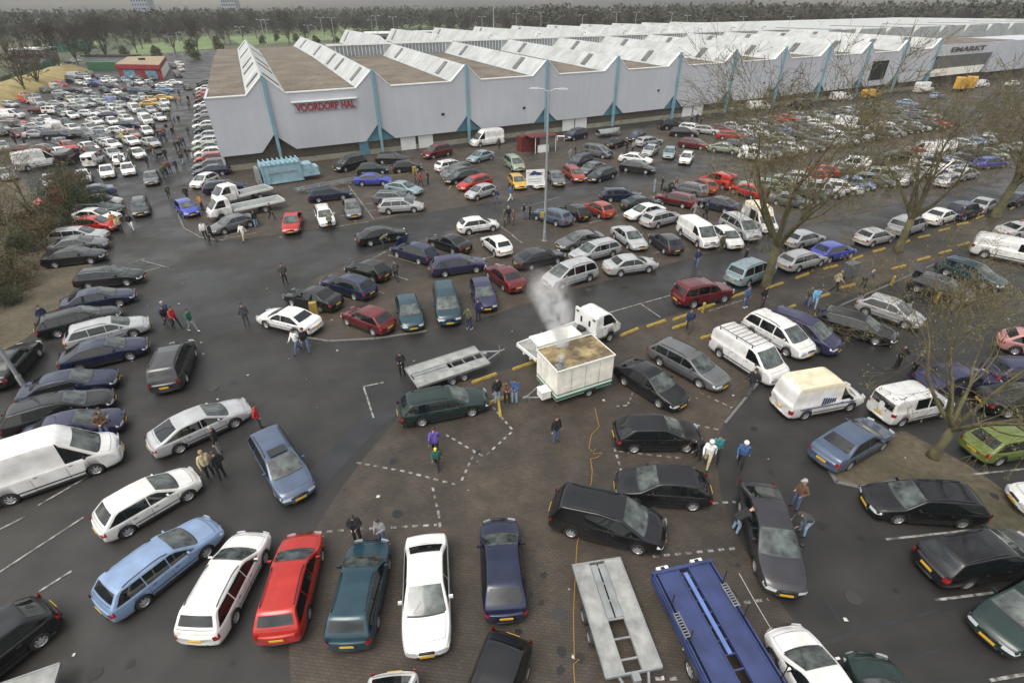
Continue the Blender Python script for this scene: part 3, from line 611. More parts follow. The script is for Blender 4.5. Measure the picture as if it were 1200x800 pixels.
# darker repair seam in the asphalt
mat('tar', (.022, .022, .024), .35, noise=(.8, .3)); tm = MB()
for pts, w_ in [([(345, 600), (372, 560), (425, 505), (478, 462), (520, 440)], 1.3), ([(885, 780), (1000, 742), (1110, 712), (1160, 702)], .12), ([(960, 690), (985, 730), (1000, 765)], .06), ([(1055, 778), (1120, 752)], .06), ([(880, 530), (920, 537), (960, 552)], .05)]:
    P = [at(*q) for q in pts]
    for i, (a, b) in enumerate(zip(P[:-1], P[1:])):
        d = (b-a).normalized(); s = Vector((-d.y, d.x, 0))*w_/2; z = .006+.0012*(i % 2); tm.add([(p.x, p.y, z) for p in (a+s, a-s, b-s, b+s)], [(0, 1, 2, 3)])
tag(tm.obj('asphalt_seam', 'tar'), kind='structure')
# scraps of paper and dead leaves
lit = MB()
for i in range(110):
    if i < 60: q = at(random.uniform(0, 1200), random.uniform(300, 798))
    else: q = at(random.uniform(180, 900), random.uniform(210, 470))
    s = random.uniform(.03, .10); a = random.uniform(0, PI); lit.add([(q.x+s*math.cos(a+k*PI/2)*random.uniform(.6, 1.3), q.y+s*math.sin(a+k*PI/2), .03+.02*random.random()) for k in range(4)], [(0, 1, 2, 3)])
mat('paper', (.45, .44, .42), .8); st = MB(); rnd = random.Random(8)
for i in range(80):                                  # oil drips and worn patches
    q = at(rnd.uniform(0, 1200), rnd.uniform(230, 798)); rr = rnd.uniform(.08, .28); n_ = 12
    st.add([(q.x+rr*rnd.uniform(.6, 1.2)*math.cos(2*PI*k/n_), q.y+rr*rnd.uniform(.6, 1.2)*math.sin(2*PI*k/n_), .0165+.0006*(i % 5)) for k in range(n_)], [tuple(range(n_))])
mat('oil', (.014, .013, .012), .35); tag(st.obj('oil_stain', 'oil'), 'dark oil drips on the parking ground', 'oil stains', kind='stuff')
mh = MB(); mhp = [(198, 312), (560, 480), (740, 640), (930, 640), (290, 700), (420, 330), (690, 340), (1000, 700), (250, 455), (655, 720)]
for q in mhp[:0]: pass
for i, q in enumerate(mhp): m_ = MB(); m_.tube([at(*q)+Vector((0, 0, .018)), at(*q)+Vector((0, 0, .026))], [.29, .28], n=20); tag(m_.obj('manhole_cover', [mat('iron', (.045, .042, .040), .5, .3)]), f'round iron manhole cover, {ORD[i]} counted over the car park', 'manhole cover', 'manhole covers in the car park')
tag(lit.obj('litter', 'paper'), 'white scraps of litter scattered over the wet ground', 'litter', kind='stuff')
# ---------------------------------------------------------------- exhibition hall
HX, HY, HT, BAY = -32.517, 75.804, .485, 14.502
hc, hs_ = math.cos(HT), math.sin(HT)
def uvw(u, v, z): u = u+.06*v if v > 1 else u; return (HX+u*hc-v*hs_, HY+u*hs_+v*hc, z)
def rise(v): return .9*min(max(v, 0), 50)/50
def rise2(v): return rise(v)+(1.1*min(1, max(0, (v-50)/8)) if v > 50 else 0)
def panelmat(n, p):
    t = n.nodes.new('ShaderNodeTexCoord'); m = n.nodes.new('ShaderNodeMapping'); m.inputs['Rotation'].default_value = (0, 0, -HT); n.links.new(t.outputs['Object'], m.inputs[0])
    wv = n.nodes.new('ShaderNodeTexWave'); wv.inputs['Scale'].default_value = 1.1; n.links.new(m.outputs[0], wv.inputs[0])
    b = n.nodes.new('ShaderNodeBump'); b.inputs[0].default_value = .10; b.inputs[1].default_value = .02; n.links.new(wv.outputs[0], b.inputs['Height']); n.links.new(b.outputs[0], p.inputs['Normal'])
    sm = n.nodes.new('ShaderNodeMapping'); sm.inputs['Scale'].default_value = (1.2, 1.2, .12); n.links.new(t.outputs['Object'], sm.inputs[0])
    c = mixc(n, ramp_noise(n, t.outputs['Object'], .12, 4, .35, .65, (.40, .41, .45), (.455, .465, .505)), ramp_noise(n, sm.outputs[0], 1, 5, .4, .7, (.95, .95, .94), (1.02,)*3), 1, 'MULTIPLY')
    n.links.new(c, p.inputs['Base Color']); p.inputs['Roughness'].default_value = .5
nodes('panel', panelmat)
def roofmat(n, p):
    t = n.nodes.new('ShaderNodeTexCoord'); m = n.nodes.new('ShaderNodeMapping'); m.inputs['Rotation'].default_value = (0, 0, -HT+PI/2); n.links.new(t.outputs['Object'], m.inputs[0])
    wv = n.nodes.new('ShaderNodeTexWave'); wv.inputs['Scale'].default_value = .8; wv.inputs['Distortion'].default_value = .4; n.links.new(m.outputs[0], wv.inputs[0])
    r = n.nodes.new('ShaderNodeValToRGB'); r.color_ramp.elements[0].color = (.90, .90, .90, 1); r.color_ramp.elements[1].color = (1, 1, 1, 1); r.color_ramp.elements[0].position = .1; r.color_ramp.elements[1].position = .35; n.links.new(wv.outputs[0], r.inputs[0])
    st = n.nodes.new('ShaderNodeMapping'); st.inputs['Rotation'].default_value = (0, 0, -HT); st.inputs['Scale'].default_value = (.25, 1.6, 1); n.links.new(t.outputs['Object'], st.inputs[0])
    c = mixc(n, mixc(n, ramp_noise(n, t.outputs['Object'], .25, 6, .35, .7, (.36, .37, .36), (.50, .51, .50)), r.outputs[0], 1, 'MULTIPLY'), ramp_noise(n, st.outputs[0], 1, 5, .35, .7, (.78,)*3, (1.06,)*3), 1, 'MULTIPLY')
    n.links.new(c, p.inputs['Base Color']); p.inputs['Roughness'].default_value = .55
nodes('roof_sheet', roofmat); nodes('roof_gravel', soil((.095, .076, .056), (.155, .128, .098), .22)); mat('skylight', (.10, .10, .095), .3, noise=(.8, .3)); mat('flash', (.05, .05, .05), .6)
hall = empty('exhibition_hall', uvw(0, 0, 0)[:2]+(0,)); tag(hall, 'large exhibition hall with grey zigzag facade panels and sawtooth roof', 'hall')
def hput(m, name, mats, parent=None):
    o = m.obj(name, mats, parent or hall)
    if parent is None: o.location = tuple(-q for q in hall.location)
    return o
def uprism(poly, v0, v1, m, mi=0):                    # polygon in (u,z) extruded along v
    n = len(poly); vs = [uvw(u, v0, z) for u, z in poly]+[uvw(u, v1, z) for u, z in poly]
    return m.add(vs, [tuple(range(n)), tuple(range(2*n-1, n-1, -1))]+[(i, (i+1) % n, n+(i+1) % n, n+i) for i in range(n)], mi)
def ubox(m, u0, u1, v0, v1, z0, z1, mi=0): return uprism([(u0, z0), (u1, z0), (u1, z1), (u0, z1)], v0, v1, m, mi)
NB = 11; ZB = 2.05
for k in range(-1, NB):
    u0 = k*BAY; m = MB()
    if k < 0: P = [(-7.4, 9.2), (-2.5, 9.2), (-.12, 11.35), (-.12, 4.3), (-2.25, ZB), (-7.3, ZB)]
    else: P = [(u0+.12, 11.35), (u0+2.46, 9.2), (u0+11.9, 9.2), (u0+14.38, 11.35), (u0+14.38, 4.3), (u0+12.25, ZB), (u0+2.3, ZB), (u0+.12, 3.9)]
    uprism(P, -.3, 0, m); fp = hput(m, 'facade_panel', 'panel')
    t = MB(); Q = [P[0], P[1], P[2], P[3]] if k >= 0 else [P[0], P[1], P[2]]
    for a, b in zip(Q[:-1], Q[1:]):
        uprism([a, b, (b[0], b[1]+.14), (a[0], a[1]+.14)], -.38, .08, t)
    hput(t, 'roof_edge', 'white_paint')
    # valley roof
    a, b = (u0+2.5, u0+12) if k >= 0 else (-7.35, -2.5); vend = 92 if k < 1 else 105; r = MB()
    V = [0, 15, 30, 50, vend]; grid(r, [[uvw(a, v, 9.12+rise(v)), uvw(b, v, 9.12+rise(v))] for v in V])
    hput(r, 'flat_roof', 'roof_gravel')
    if k >= 0 or True:
        uu = u0+BAY if k >= 0 else 0; fl = MB()
        for v0, v1 in zip(V[:-1], V[1:]):
            for e in ((uu-2.56, uu-2.40),): fl.add([uvw(e[0], v0, 9.16+rise(v0)), uvw(e[1], v0, 9.20+rise(v0)), uvw(e[1], v1, 9.20+rise(v1)), uvw(e[0], v1, 9.16+rise(v1))], [(0, 1, 2, 3)])
        hput(fl, 'gutter', 'flash')
for k in range(0, NB+1):
    u0 = k*BAY; vend = (88, 94)[k] if k < 2 else 105; r = MB(); V = [-.02, 15, 30, 50, 58, 75, vend]
    rows = [[uvw(u0-2.55, v, 9.1+rise(v)), uvw(u0, v, 11.38+(rise2(v) if k >= 2 else rise(v))), uvw(u0+2.55, v, 9.1+rise(v))] for v in V]
    grid(r, rows); r.add([rows[0][0], rows[0][1], rows[0][2]], [(0, 1, 2)]); r.add([rows[-1][0], rows[-1][1], rows[-1][2]], [(0, 1, 2)])
    rd = hput(r, 'ridge_roof', 'roof_sheet')
    for v in ((6, 21, 30.5, 50, 78) if k < 2 else (8, 36, 56, 98)):
        for sg in ((-1, 1) if k == 0 else (-1,)):
            s = MB(); vs = []
            for dz in (.04, .16):
                for du, dv in ((.35, -.75), (2.15, -.75), (2.15, .75), (.35, .75)):
                    z = 11.38+((rise2(v+dv)-rise(v+dv)) if k >= 2 else 0)-((2.28+((rise2(v+dv)-rise(v+dv)) if k >= 2 else 0))/2.55)*du+rise(v+dv); vs.append(uvw(u0+sg*du, v+dv, z+dz))
            s.add(vs, [(3, 2, 1, 0), (4, 5, 6, 7), (0, 1, 5, 4), (1, 2, 6, 5), (2, 3, 7, 6), (3, 0, 4, 7)]); hput(s, 'skylight', 'skylight', rd).location = (0, 0, 0)
    if k >= 2:                                       # glazed cross wall closing each valley
        c = MB(); a, b = u0-BAY+.5, u0-.4; zt = 12.35; ubox(c, a, b, 46, 49, 9.5, zt); hput(c, 'cross_roof', 'roof_sheet')
        g = MB(); ubox(g, a+1.6, b-1.6, 45.9, 46, 10.2, 12.0, 0)
        for i in range(14): ubox(g, a+1.6+(b-a-3.2)*i/13-.05, a+1.6+(b-a-3.2)*i/13+.05, 45.82, 45.9, 10.2, 12.1, 1)
        ubox(g, a, b, 45.7, 45.9, 12.15, zt+.1, 1); hput(g, 'clerestory_window', ['skyglass', 'white_paint'] if 'skyglass' in MATS else [mat('skyglass', (.20, .22, .24), .3), 'white_paint'])
    p = MB(); ubox(p, u0-.2, u0+.2, -.62, -.02, 2.0, 11.5); ubox(p, u0-.16, u0+.16, -.62, -.2, .0, 2.0); hput(p, 'pillar', 'pillar_blue')
    if k > 0: q = MB(); uprism([(u0-2.5, 1.9), (u0+2.5, 1.9), (u0+.0, 4.5)], .10, .2, q); hput(q, 'infill_panel', 'teal')
m = MB(); ubox(m, -7.2, NB*BAY, .35, 1.2, .7, 9.0); hput(m, 'lower_wall', 'brick_wall')
m = MB(); ubox(m, -7.25, NB*BAY, .18, 1.2, 0, .72); hput(m, 'plinth', 'plinth')
m = MB(); ubox(m, -7.4, -7.1, .0, 92, 0, 9.3); hput(m, 'end_wall', 'panel')
m = MB(); ubox(m, -7.1, 159, 90, 91, 0, 9.6); hput(m, 'back_wall', 'panel')
for u, w_, mt in [(11.2, 1.4, 'teal'), (17.6, 2.4, 'door_white'), (20.5, 2.4, 'door_white'), (47.3, 2.5, 'door_white'), (50.0, 2.5, 'door_white'), (75.6, 2.6, 'door_white'), (78.5, 2.6, 'door_white')]:
    d = MB(); ubox(d, u, u+w_, .06, .16, 0.05, 2.3); hput(d, 'door', mt)
def lettering(text, size, m, parent, M, name='lettering', ext=.04, sx=1.0):
    cu = bpy.data.curves.new('t', 'FONT'); cu.body = text; cu.size = size; cu.extrude = ext; cu.offset = size*.03; cu.align_x = 'LEFT'; o = put(bpy.data.objects.new('t', cu))
    me = bpy.data.meshes.new_from_object(o.evaluated_get(bpy.context.evaluated_depsgraph_get())); bpy.data.objects.remove(o); me.materials.clear(); me.materials.append(MATS[m])
    xs = [v.co.x for v in me.vertices]; w0, w1 = min(xs), max(xs)
    if sx != 1.0:
        for v in me.vertices: v.co.x = (v.co.x-w0)/(w1-w0)*sx
    me.transform(M); return put(bpy.data.objects.new(name, me), parent)
def facade_mat(u, v, z):
    a = Vector((hc, hs_, 0)); b = Vector((0, 0, 1)); n = Vector((hs_, -hc, 0)); M = Matrix.Identity(4)
    for i in range(3): M[i][0], M[i][1], M[i][2], M[i][3] = a[i], b[i], n[i], uvw(u, v, z)[i]
    return M
sg = MB(); ubox(sg, 3.1, 11.6, -.42, -.30, 6.75, 7.95); ubox(sg, 2.9, 11.8, -.75, -.30, 8.0, 8.12, 1); so_ = hput(sg, 'sign', [mat('sign_back', (.30, .38, .43), .6), 'white_paint'])
lettering('VOORDORP HAL', 1.25, 'red_sign', so_, facade_mat(3.3, -.5, 6.9), sx=8.1)
for u, z in ((24.5, 4.6), (39, 4.4), (68, 5.2), (97, 4.8)):
    d = MB(); ubox(d, u, u+.5, -.36, -.30, z, z+.35); hput(d, 'vent', 'trim')
# entrance part and the hall behind it
UE = NB*BAY
m = MB(); ubox(m, UE+.3, UE+30, .2, 14, 7.3, 9.9); ubox(m, UE+30, UE+75, .0, 14, 2.3, 9.9); ef = hput(m, 'entrance_fascia', 'panel')
m = MB(); ubox(m, UE+.5, UE+40, .4, 20, 9.9, 10.0); hput(m, 'entrance_roof', 'roof_gravel')
m = MB(); uprism([(UE+1, 4.3), (UE+27.5, 4.3), (UE+30, 7.3), (UE+3.4, 7.3)], .25, .5, m); hput(m, 'entrance_window', 'skylight')
m = MB(); uprism([(UE, 2.6), (UE+26, 2.6), (UE+27.5, 4.3), (UE+1, 4.3)], -.1, .5, m); hput(m, 'canopy', 'cream_paint')
m = MB(); ubox(m, UE, UE+75, 1.5, 2, 0, 7.2); hput(m, 'entrance_wall', 'brick_wall')
lettering('EMARKT', 1.5, 'brick_wall', ef, facade_mat(UE+7.5, .05, 8.1), sx=17)
m = MB(); ubox(m, 9*BAY+3.2, 9*BAY+9.5, -.36, -.30, 3.3, 7.4); hput(m, 'entrance_poster', 'glass')
h2 = MB()
for i, u in enumerate(np.arange(UE+8, UE+190, 16)):
    vs0 = [(u-7.9, 9.6), (u-5, 12.2), (u+8.1, 12.2), (u+8.1, 0), (u-7.9, 0)]; uprism(vs0, 34+.01*i, 125, h2)
b2 = tag(h2.obj('rear_hall', 'roof_sheet'), 'second pale hall roof rising behind the entrance front', 'hall')
for i, u in enumerate(np.arange(UE+8, UE+190, 32)):
    s = MB(); ubox(s, u-1, u+.6, 33.9, 60, 12.22, 12.32); s.obj('skylight', 'skylight', b2)
# ---------------------------------------------------------------- haze
# ---------------------------------------------------------------- trees
def bark(c0, c1):
    def f(n, p):
        t = n.nodes.new('ShaderNodeTexCoord'); n.links.new(ramp_noise(n, t.outputs['Object'], 2.2, 6, .35, .65, c0, c1), p.inputs['Base Color']); p.inputs['Roughness'].default_value = .9
    return f
nodes('bark', bark((.060, .052, .032), (.120, .110, .045))); nodes('twig', bark((.085, .070, .036), (.15, .125, .060)))
nodes('twig_far', bark((.034, .029, .022), (.062, .052, .036))); nodes('twig_brown', bark((.055, .040, .026), (.095, .068, .038))); nodes('leaf_far', bark((.060, .070, .028), (.11, .12, .05)))
nodes('leaf', bark((.022, .032, .014), (.058, .064, .026))); nodes('leaf_dry', bark((.060, .048, .024), (.120, .092, .045))); nodes('far_wood', bark((.026, .026, .016), (.056, .054, .028)))
def bare_tree(h, spread, seed, limbs=5, trunk_h=.22, r0=.33, levels=6, lean=(0, 0), twn=1.0, tw_r=.010):
    """trunk and limbs in one mesh, branches and twigs in the other"""
    rnd = random.Random(seed); T_, Cr = MB(), MB(); cnt = [0]
    th = h*trunk_h; top = Vector((lean[0]*th, lean[1]*th, th))
    T_.tube([(0, 0, -.1), (0, 0, .25), top*.55, top], [r0*1.7, r0*1.15, r0*.95, r0*.9], n=10)
    def perp(d):
        a = Vector((rnd.gauss(0, 1), rnd.gauss(0, 1), rnd.gauss(0, 1))); a -= d*a.dot(d); return a.normalized()
    def grow(p, d, L, r, lv):
        n = 3 if lv < 4 else 2; pts = [p]; q = p; dd = d
        for i in range(n):
            dd = (dd+perp(dd)*.16+Vector((0, 0, .10 if lv < 3 else -.02))).normalized(); q = q+dd*L/n; pts.append(q)
        re = r*.62; rs = [r+(re-r)*i/n for i in range(n+1)]
        (T_ if lv < 2 else Cr).tube(pts, rs, n=7 if lv < 2 else (5 if lv < 3 else 3), cap=False)
        if lv >= levels: 
            if rnd.random() < .5:
                e = pts[-1]; s = .035; Cr.add([e+Vector((s, 0, 0)), e+Vector((0, s, s)), e+Vector((-s, 0, s*.4)), e+Vector((0, -s, -s))], [(0, 1, 2, 3)])
            return
        k = (3 if lv < 3 else 3) if rnd.random() < .6 else 2
        for j in range(k):
            a = perp(dd); sp = rnd.uniform(.35, .75) if j else rnd.uniform(.05, .3)
            nd = (dd*math.cos(sp)+a*math.sin(sp)); nd.z += .12 if lv < 4 else .0; nd.normalize(); grow(pts[-1], nd, L*rnd.uniform(.62, .86), max(tw_r, re*(.85 if j == 0 else .65)), lv+1)
        for j in range(2 if lv < 5 else 1):
            if rnd.random() < min(1, .8*twn):
                i = rnd.randint(1, n); a = perp(dd); nd = (dd*.5+a*.85).normalized(); grow(pts[i], nd, L*.45, max(tw_r, re*.4), min(levels, max(lv+2, 3)))
    L0 = (h-th)*.30
    for i in range(limbs):
        a = 2*PI*(i+rnd.uniform(-.25, .25))/limbs; s = spread*rnd.uniform(.6, 1.1) if i else .12
        grow(top*(1-.12*rnd.random()), Vector((math.cos(a)*s, math.sin(a)*s, 1)).normalized(), L0*rnd.uniform(.9, 1.2), r0*.55, 1)
    return T_, Cr
def tree_obj(px_, py_, h, spread, seed, label, rz=0, loc=None, mt=('bark', 'twig'), name='bare_tree', group=None, **kw):
    T_, Cr = bare_tree(h, spread, seed, **kw); e = empty(name, loc or at(px_, py_), rz); tag(e, label, 'tree', group)
    T_.obj('trunk', mt[0], e, True); Cr.obj('crown', mt[1], e, True); return e
tree_obj(897, 335, 15.5, .85, 11, 'tall bare tree with a mossy trunk beside the yellow blocks behind the rack van', limbs=7, r0=.32, levels=7, tw_r=.013, twn=.95)
tree_obj(1052, 294, 13.5, .80, 23, 'bare tree standing on the muddy strip beside a silver hatchback', limbs=6, r0=.31, levels=7, tw_r=.012, twn=.95)
tree_obj(1165, 255, 16.0, .55, 37, 'thick leaning bare tree at the far end of the muddy strip', limbs=6, r0=.42, levels=7, lean=(.12, .03), tw_r=.015, twn=1.2)
tree_obj(1093, 535, 10.2, 1.25, 53, 'low spreading bare tree rooted in the grassy island between white van and green car', limbs=7, r0=.21, levels=7, lean=(.15, .05), trunk_h=.18, tw_r=.008, twn=.35)
tree_obj(0, 0, 9.0, .8, 71, 'bare tree overhanging the parked cars at the edge of the lower lot', loc=at(1250, 470), limbs=5, r0=.18, levels=5, tw_r=.009)
# ---- shrubs: stems with many small leaf faces
def leaf_cloud(n, rx, ry, h, seed, size=.12, z0=.1, clumps=14):
    r = np.random.RandomState(seed); m = MB(); cl = []
    for i in range(clumps):
        a = r.uniform(0, 2*PI); q = math.sqrt(r.uniform(0, 1)); cl.append((rx*q*math.cos(a)*.85, ry*q*math.sin(a)*.85, z0+h*r.uniform(.12, .88)*(1-.45*q), r.uniform(.18, .42)*min(rx, ry)*1.3))
    c = np.array(cl); k = r.randint(0, clumps, n); d = r.normal(size=(n, 3)); d /= np.linalg.norm(d, axis=1)[:, None]
    P = c[k, :3]+d*(c[k, 3]*r.uniform(.45, 1.1, n))[:, None]; P[:, 2] = np.maximum(P[:, 2], .05)
    A = r.normal(size=(n, 3)); A /= np.linalg.norm(A, axis=1)[:, None]; B = np.cross(A, r.normal(size=(n, 3))); B /= np.linalg.norm(B, axis=1)[:, None]
    s = size*r.uniform(.5, 1.4, n)[:, None]; V = np.stack([P-A*s, P+B*s*.5, P+A*s, P-B*s*.5], 1).reshape(-1, 3)
    m.v = V.tolist(); m.f = [(4*i, 4*i+1, 4*i+2, 4*i+3) for i in range(n)]; m.m = [0]*n; return m
def shrub(loc, rx, h, seed, label, mt='leaf', size=.10, n=3500, name='shrub', group=None, extra='leaf_dry'):
    e = empty(name, loc); tag(e, label, 'shrub', group); s = MB(); rnd = random.Random(seed)
    for i in range(7):
        a = rnd.uniform(0, 2*PI); s.tube([(0, 0, -.1), (rx*.25*math.cos(a), rx*.25*math.sin(a), h*.4), (rx*.6*math.cos(a), rx*.6*math.sin(a), h*.85)], [.06, .04, .015], n=5)
    s.obj('stem', 'bark', e); leaf_cloud(n, rx, rx, h, seed, size).obj('foliage', mt, e); return e
H1 = 'unclipped shrubs along the near verge'
for i, (x, y, rx, h, mt, lb) in enumerate([(-44.5, 37, 2.6, 4.6, 'leaf', 'dark green shrub nearest the lamp post on the verge'), (-43, 41, 2.4, 4.4, 'leaf', 'green shrub beside the bare earth of the verge'), (-43.5, 45.5, 2.4, 4.2, 'leaf_dry', 'rusty brown shrub behind the black saloon'),
    (-46.5, 50, 2.6, 4.8, 'leaf_dry', 'brown twiggy shrub in the middle of the verge'), (-48, 55, 2.6, 5.2, 'leaf', 'mossy green shrub beside the silver estate row'), (-51, 60, 2.8, 4.6, 'leaf_dry', 'sparse yellow brown shrub by the red and white car'),
    (-49, 41, 3.0, 5.4, 'leaf', 'big dark shrub at the photo edge behind the verge'), (-55, 64, 2.8, 4.4, 'leaf', 'green shrub closest to the white box van'), (-53, 52, 3.0, 5.8, 'leaf_dry', 'tall dry shrub at the back of the verge'), (-42, 31.5, 2.0, 3.2, 'leaf', 'low green shrub behind the parked black car'), (-39.5, 34.5, 2.2, 3.0, 'leaf', 'dark ivy covered shrub at the edge of the bare earth'), (-40.5, 38.2, 2.0, 3.2, 'leaf_dry', 'thin dry shrub beside the standing navy figure'), (-43.5, 49.5, 1.8, 3.0, 'leaf', 'small yellow green shrub at the tail of the black saloon'), (-46, 56, 1.9, 3.0, 'leaf', 'yellow green shrub beside the ramp')]):
    shrub((x, y, 0), rx, h, 100+i, lb, mt, n=7000, size=.065)
tree_obj(0, 0, 8.5, .8, 91, 'small bare tree growing among the verge shrubs', loc=(-47.5, 47, 0), limbs=5, r0=.14, levels=6, tw_r=.010)
tree_obj(0, 0, 7.5, .8, 92, 'thin bare tree at the verge beside the trailer ramp', loc=(-55, 58, 0), limbs=5, r0=.12, levels=6, tw_r=.012)
# ---- background trees, individually placed
FT = []
for sd_, h, sp, lv, mt in [(201, 15, .45, 5, 'twig_far'), (202, 13, .55, 5, 'twig_far'), (203, 17, .35, 5, 'twig_far'), (204, 12, .6, 5, 'twig_brown')]:
    T_, Cr = bare_tree(h, sp, sd_, limbs=7, r0=.30, levels=lv, tw_r=.055, trunk_h=.14); FT.append((T_.mesh('trunk', ['bark'], True), Cr.mesh('crown', [mt], True), mt))
for sd_, h in ((211, 8), (212, 6.5)):
    T_ = MB(); T_.tube([(0, 0, -.1), (0, 0, h*.5)], [.2, .1]); L = leaf_cloud(2200, h*.33, h*.33, h, sd_, .28, .5, 22); FT.append((T_.mesh('trunk', ['bark'], True), L.mesh('crown', ['leaf_far']), 'leaf_far'))
def far_tree(i, x, y, label, s=1.0, group=None):
    t, c, _ = FT[i]; e = empty('tree', (x, y, 0), random.uniform(0, 6)); e.scale = (s, s, s*random.uniform(.9, 1.1)); put(bpy.data.objects.new('trunk', t), e); put(bpy.data.objects.new('crown', c), e); return tag(e, label, 'tree', group)
def pt(px_, dist): v = ray(px_, 60, dist); return v.x, v.y
for i, (a, d, k, s, lb) in enumerate([(8, 205, 3, 1.0, 'dull brown tree at the photo edge above the straw bank'), (28, 220, 3, 1.0, 'brown tree with two trunks above the straw bank'), (62, 262, 2, 1.15, 'tall thin tree behind the tennis fence'), (85, 300, 0, .95, 'dark bare tree between the bank and the playing field'),
    (100, 300, 1, 1.1, 'broad bare tree above the green container'), (122, 305, 2, 1.15, 'tallest bare tree behind the green container'), (160, 370, 0, 1.0, 'bare tree behind the red hut roof'), (205, 360, 1, 1.05, 'wide bare tree behind the two lamp posts'), (232, 345, 0, 1.25, 'dark bare tree at the end of the access road'), (225, 300, 4, 1.1, 'evergreen bush beside the access road bend'),
    (182, 300, 4, .9, 'low green tree behind the red hut'), (146, 300, 5, 1.0, 'round green bush by the hut gable'), (258, 360, 4, 1, 'green bush at the corner of the hall roof'), (341, 400, 0, 1.35, 'bare tree standing alone on the playing field edge'), (351, 395, 5, 1.1, 'green bush under the lone field tree'), (372, 330, 4, 1.0, 'low green bush behind the second roof ridge'),
    (395, 335, 5, 1.1, 'rounded green bush behind the cross roof'), (415, 340, 4, 1.0, 'evergreen bush behind the third roof peak'), (436, 350, 5, 1.1, 'green bush below the white far sheds')]):
    x, y = pt(a, d); far_tree(k, x, y, lb, s)
rnd = random.Random(5)
GR = [('loose row of bare trees along the far playing fields', 'bare trees lining the far playing fields'), ('belt of tall bare trees on the skyline', 'bare trees standing in front of the skyline wood')]
for i in range(48):
    a = -30+650*(i+rnd.uniform(0, .9))/48; d = rnd.uniform(400, 560); x, y = pt(a, d); far_tree(rnd.choice([0, 1, 2, 0, 5]), x, y, f'{ORD[i]} grey brown tree from the left in the belt beyond the playing fields', rnd.uniform(.8, 1.15), 'trees in the belt beyond the playing fields')
for i in range(48):
    a = 560+670*(i+rnd.uniform(0, .9))/48; d = rnd.uniform(330, 400)+max(0, (a-800))*.25; x, y = pt(a, d); far_tree(rnd.choice([0, 1, 2, 3, 4]), x, y, f'{ORD[i]} tree from the left at the front of the wood behind the hall roofs', rnd.uniform(.8, 1.05), 'trees at the edge of the wood behind the hall')
# ---- the far wood: one mass
r = np.random.RandomState(9); NT = 2600; A = r.uniform(-160, 1360, NT); Dd = np.where(A > 600, r.uniform(430, 760, NT), r.uniform(560, 1100, NT)); V = []; 
for i in range(NT):
    v = ray(A[i], 50, Dd[i]); hh = r.uniform(14, 21); n = 80
    d = r.normal(size=(n, 3)); d /= np.linalg.norm(d, axis=1)[:, None]; P = np.array([v.x, v.y, hh*.55])+d*np.array([hh*.36, hh*.36, hh*.48])*r.uniform(.3, 1.05, (n, 1))
    a = r.normal(size=(n, 3)); a /= np.linalg.norm(a, axis=1)[:, None]; b = np.cross(a, r.normal(size=(n, 3))); b /= np.linalg.norm(b, axis=1)[:, None]; s = r.uniform(.8, 2.2, (n, 1))
    V.append(np.stack([P-a*s, P+b*s*.45, P+a*s, P-b*s*.45], 1).reshape(-1, 3))
V = np.concatenate(V); me = bpy.data.meshes.new('far_wood'); nf = len(V)//4
me.vertices.add(len(V)); me.vertices.foreach_set('co', V.ravel()); me.loops.add(len(V)); me.loops.foreach_set('vertex_index', np.arange(len(V))); me.polygons.add(nf); me.polygons.foreach_set('loop_start', np.arange(nf)*4); me.polygons.foreach_set('loop_total', np.full(nf, 4)); me.update(); me.validate()
me.materials.append(MATS['far_wood']); tag(put(bpy.data.objects.new('far_wood', me)), 'hazy grey brown wood covering the horizon', 'wood', kind='stuff')
# brush and fallen twigs on the muddy strip
br_ = MB(); rnd = random.Random(3)
for c, n, rr in ((at(1110, 348), 420, 1.3), (at(992, 392), 380, 1.5), (at(1165, 320), 300, 1.6)):
    for i in range(n):
        p = c+Vector((rnd.gauss(0, rr), rnd.gauss(0, rr*.5), 0)); d = Vector((rnd.gauss(0, 1), rnd.gauss(0, 1), rnd.uniform(0, .8))).normalized()*rnd.uniform(.3, .9); z = Vector((0, 0, rnd.uniform(.05, .9)))
        br_.tube([p+z, p+z+d], [.014, .006], n=3, cap=False)
tag(br_.obj('brushwood', 'twig'), 'tangled cut branches heaped in front of the parked cars', 'brushwood', kind='stuff')
# ---------------------------------------------------------------- lamp posts
def lamp(loc, h, label, heads=2, rz=0, cat='street lamp', r=.09, group=None):
    e = empty('street_lamp', loc, rz); tag(e, label, cat, group); m = MB(); m.tube([(0, 0, -.1), (0, 0, .9), (0, 0, 1.0), (0, 0, h)], [r*1.3, r*1.25, r, r*.6], n=10); m.tube([(0, 0, 0), (0, 0, .03)], [r*2.2, r*2.2], n=8); m.obj('pole', 'pole', e, False)
    for sg in ((1, -1) if heads == 2 else (1,)):
        a = MB(); a.tube([(0, 0, h-.15), (sg*.45, 0, h+.08), (sg*.9, 0, h+.12)], [.04, .035, .03], n=6); ao = a.obj('lamp_arm', 'pole', e)
        b = MB(); b.box((sg*1.2, 0, h+.13), (.8, .30, .12), 0, taper=.8); b.box((sg*1.2, 0, h+.06), (.62, .22, .05), 1); b.obj('lamp_head', ['pole', 'lamp_glass'], ao)
    return e
L0 = lamp(at(638, 282), 13.0, 'tall twin headed lamp post in the middle of the car park', 2, math.radians(-12), r=.12)
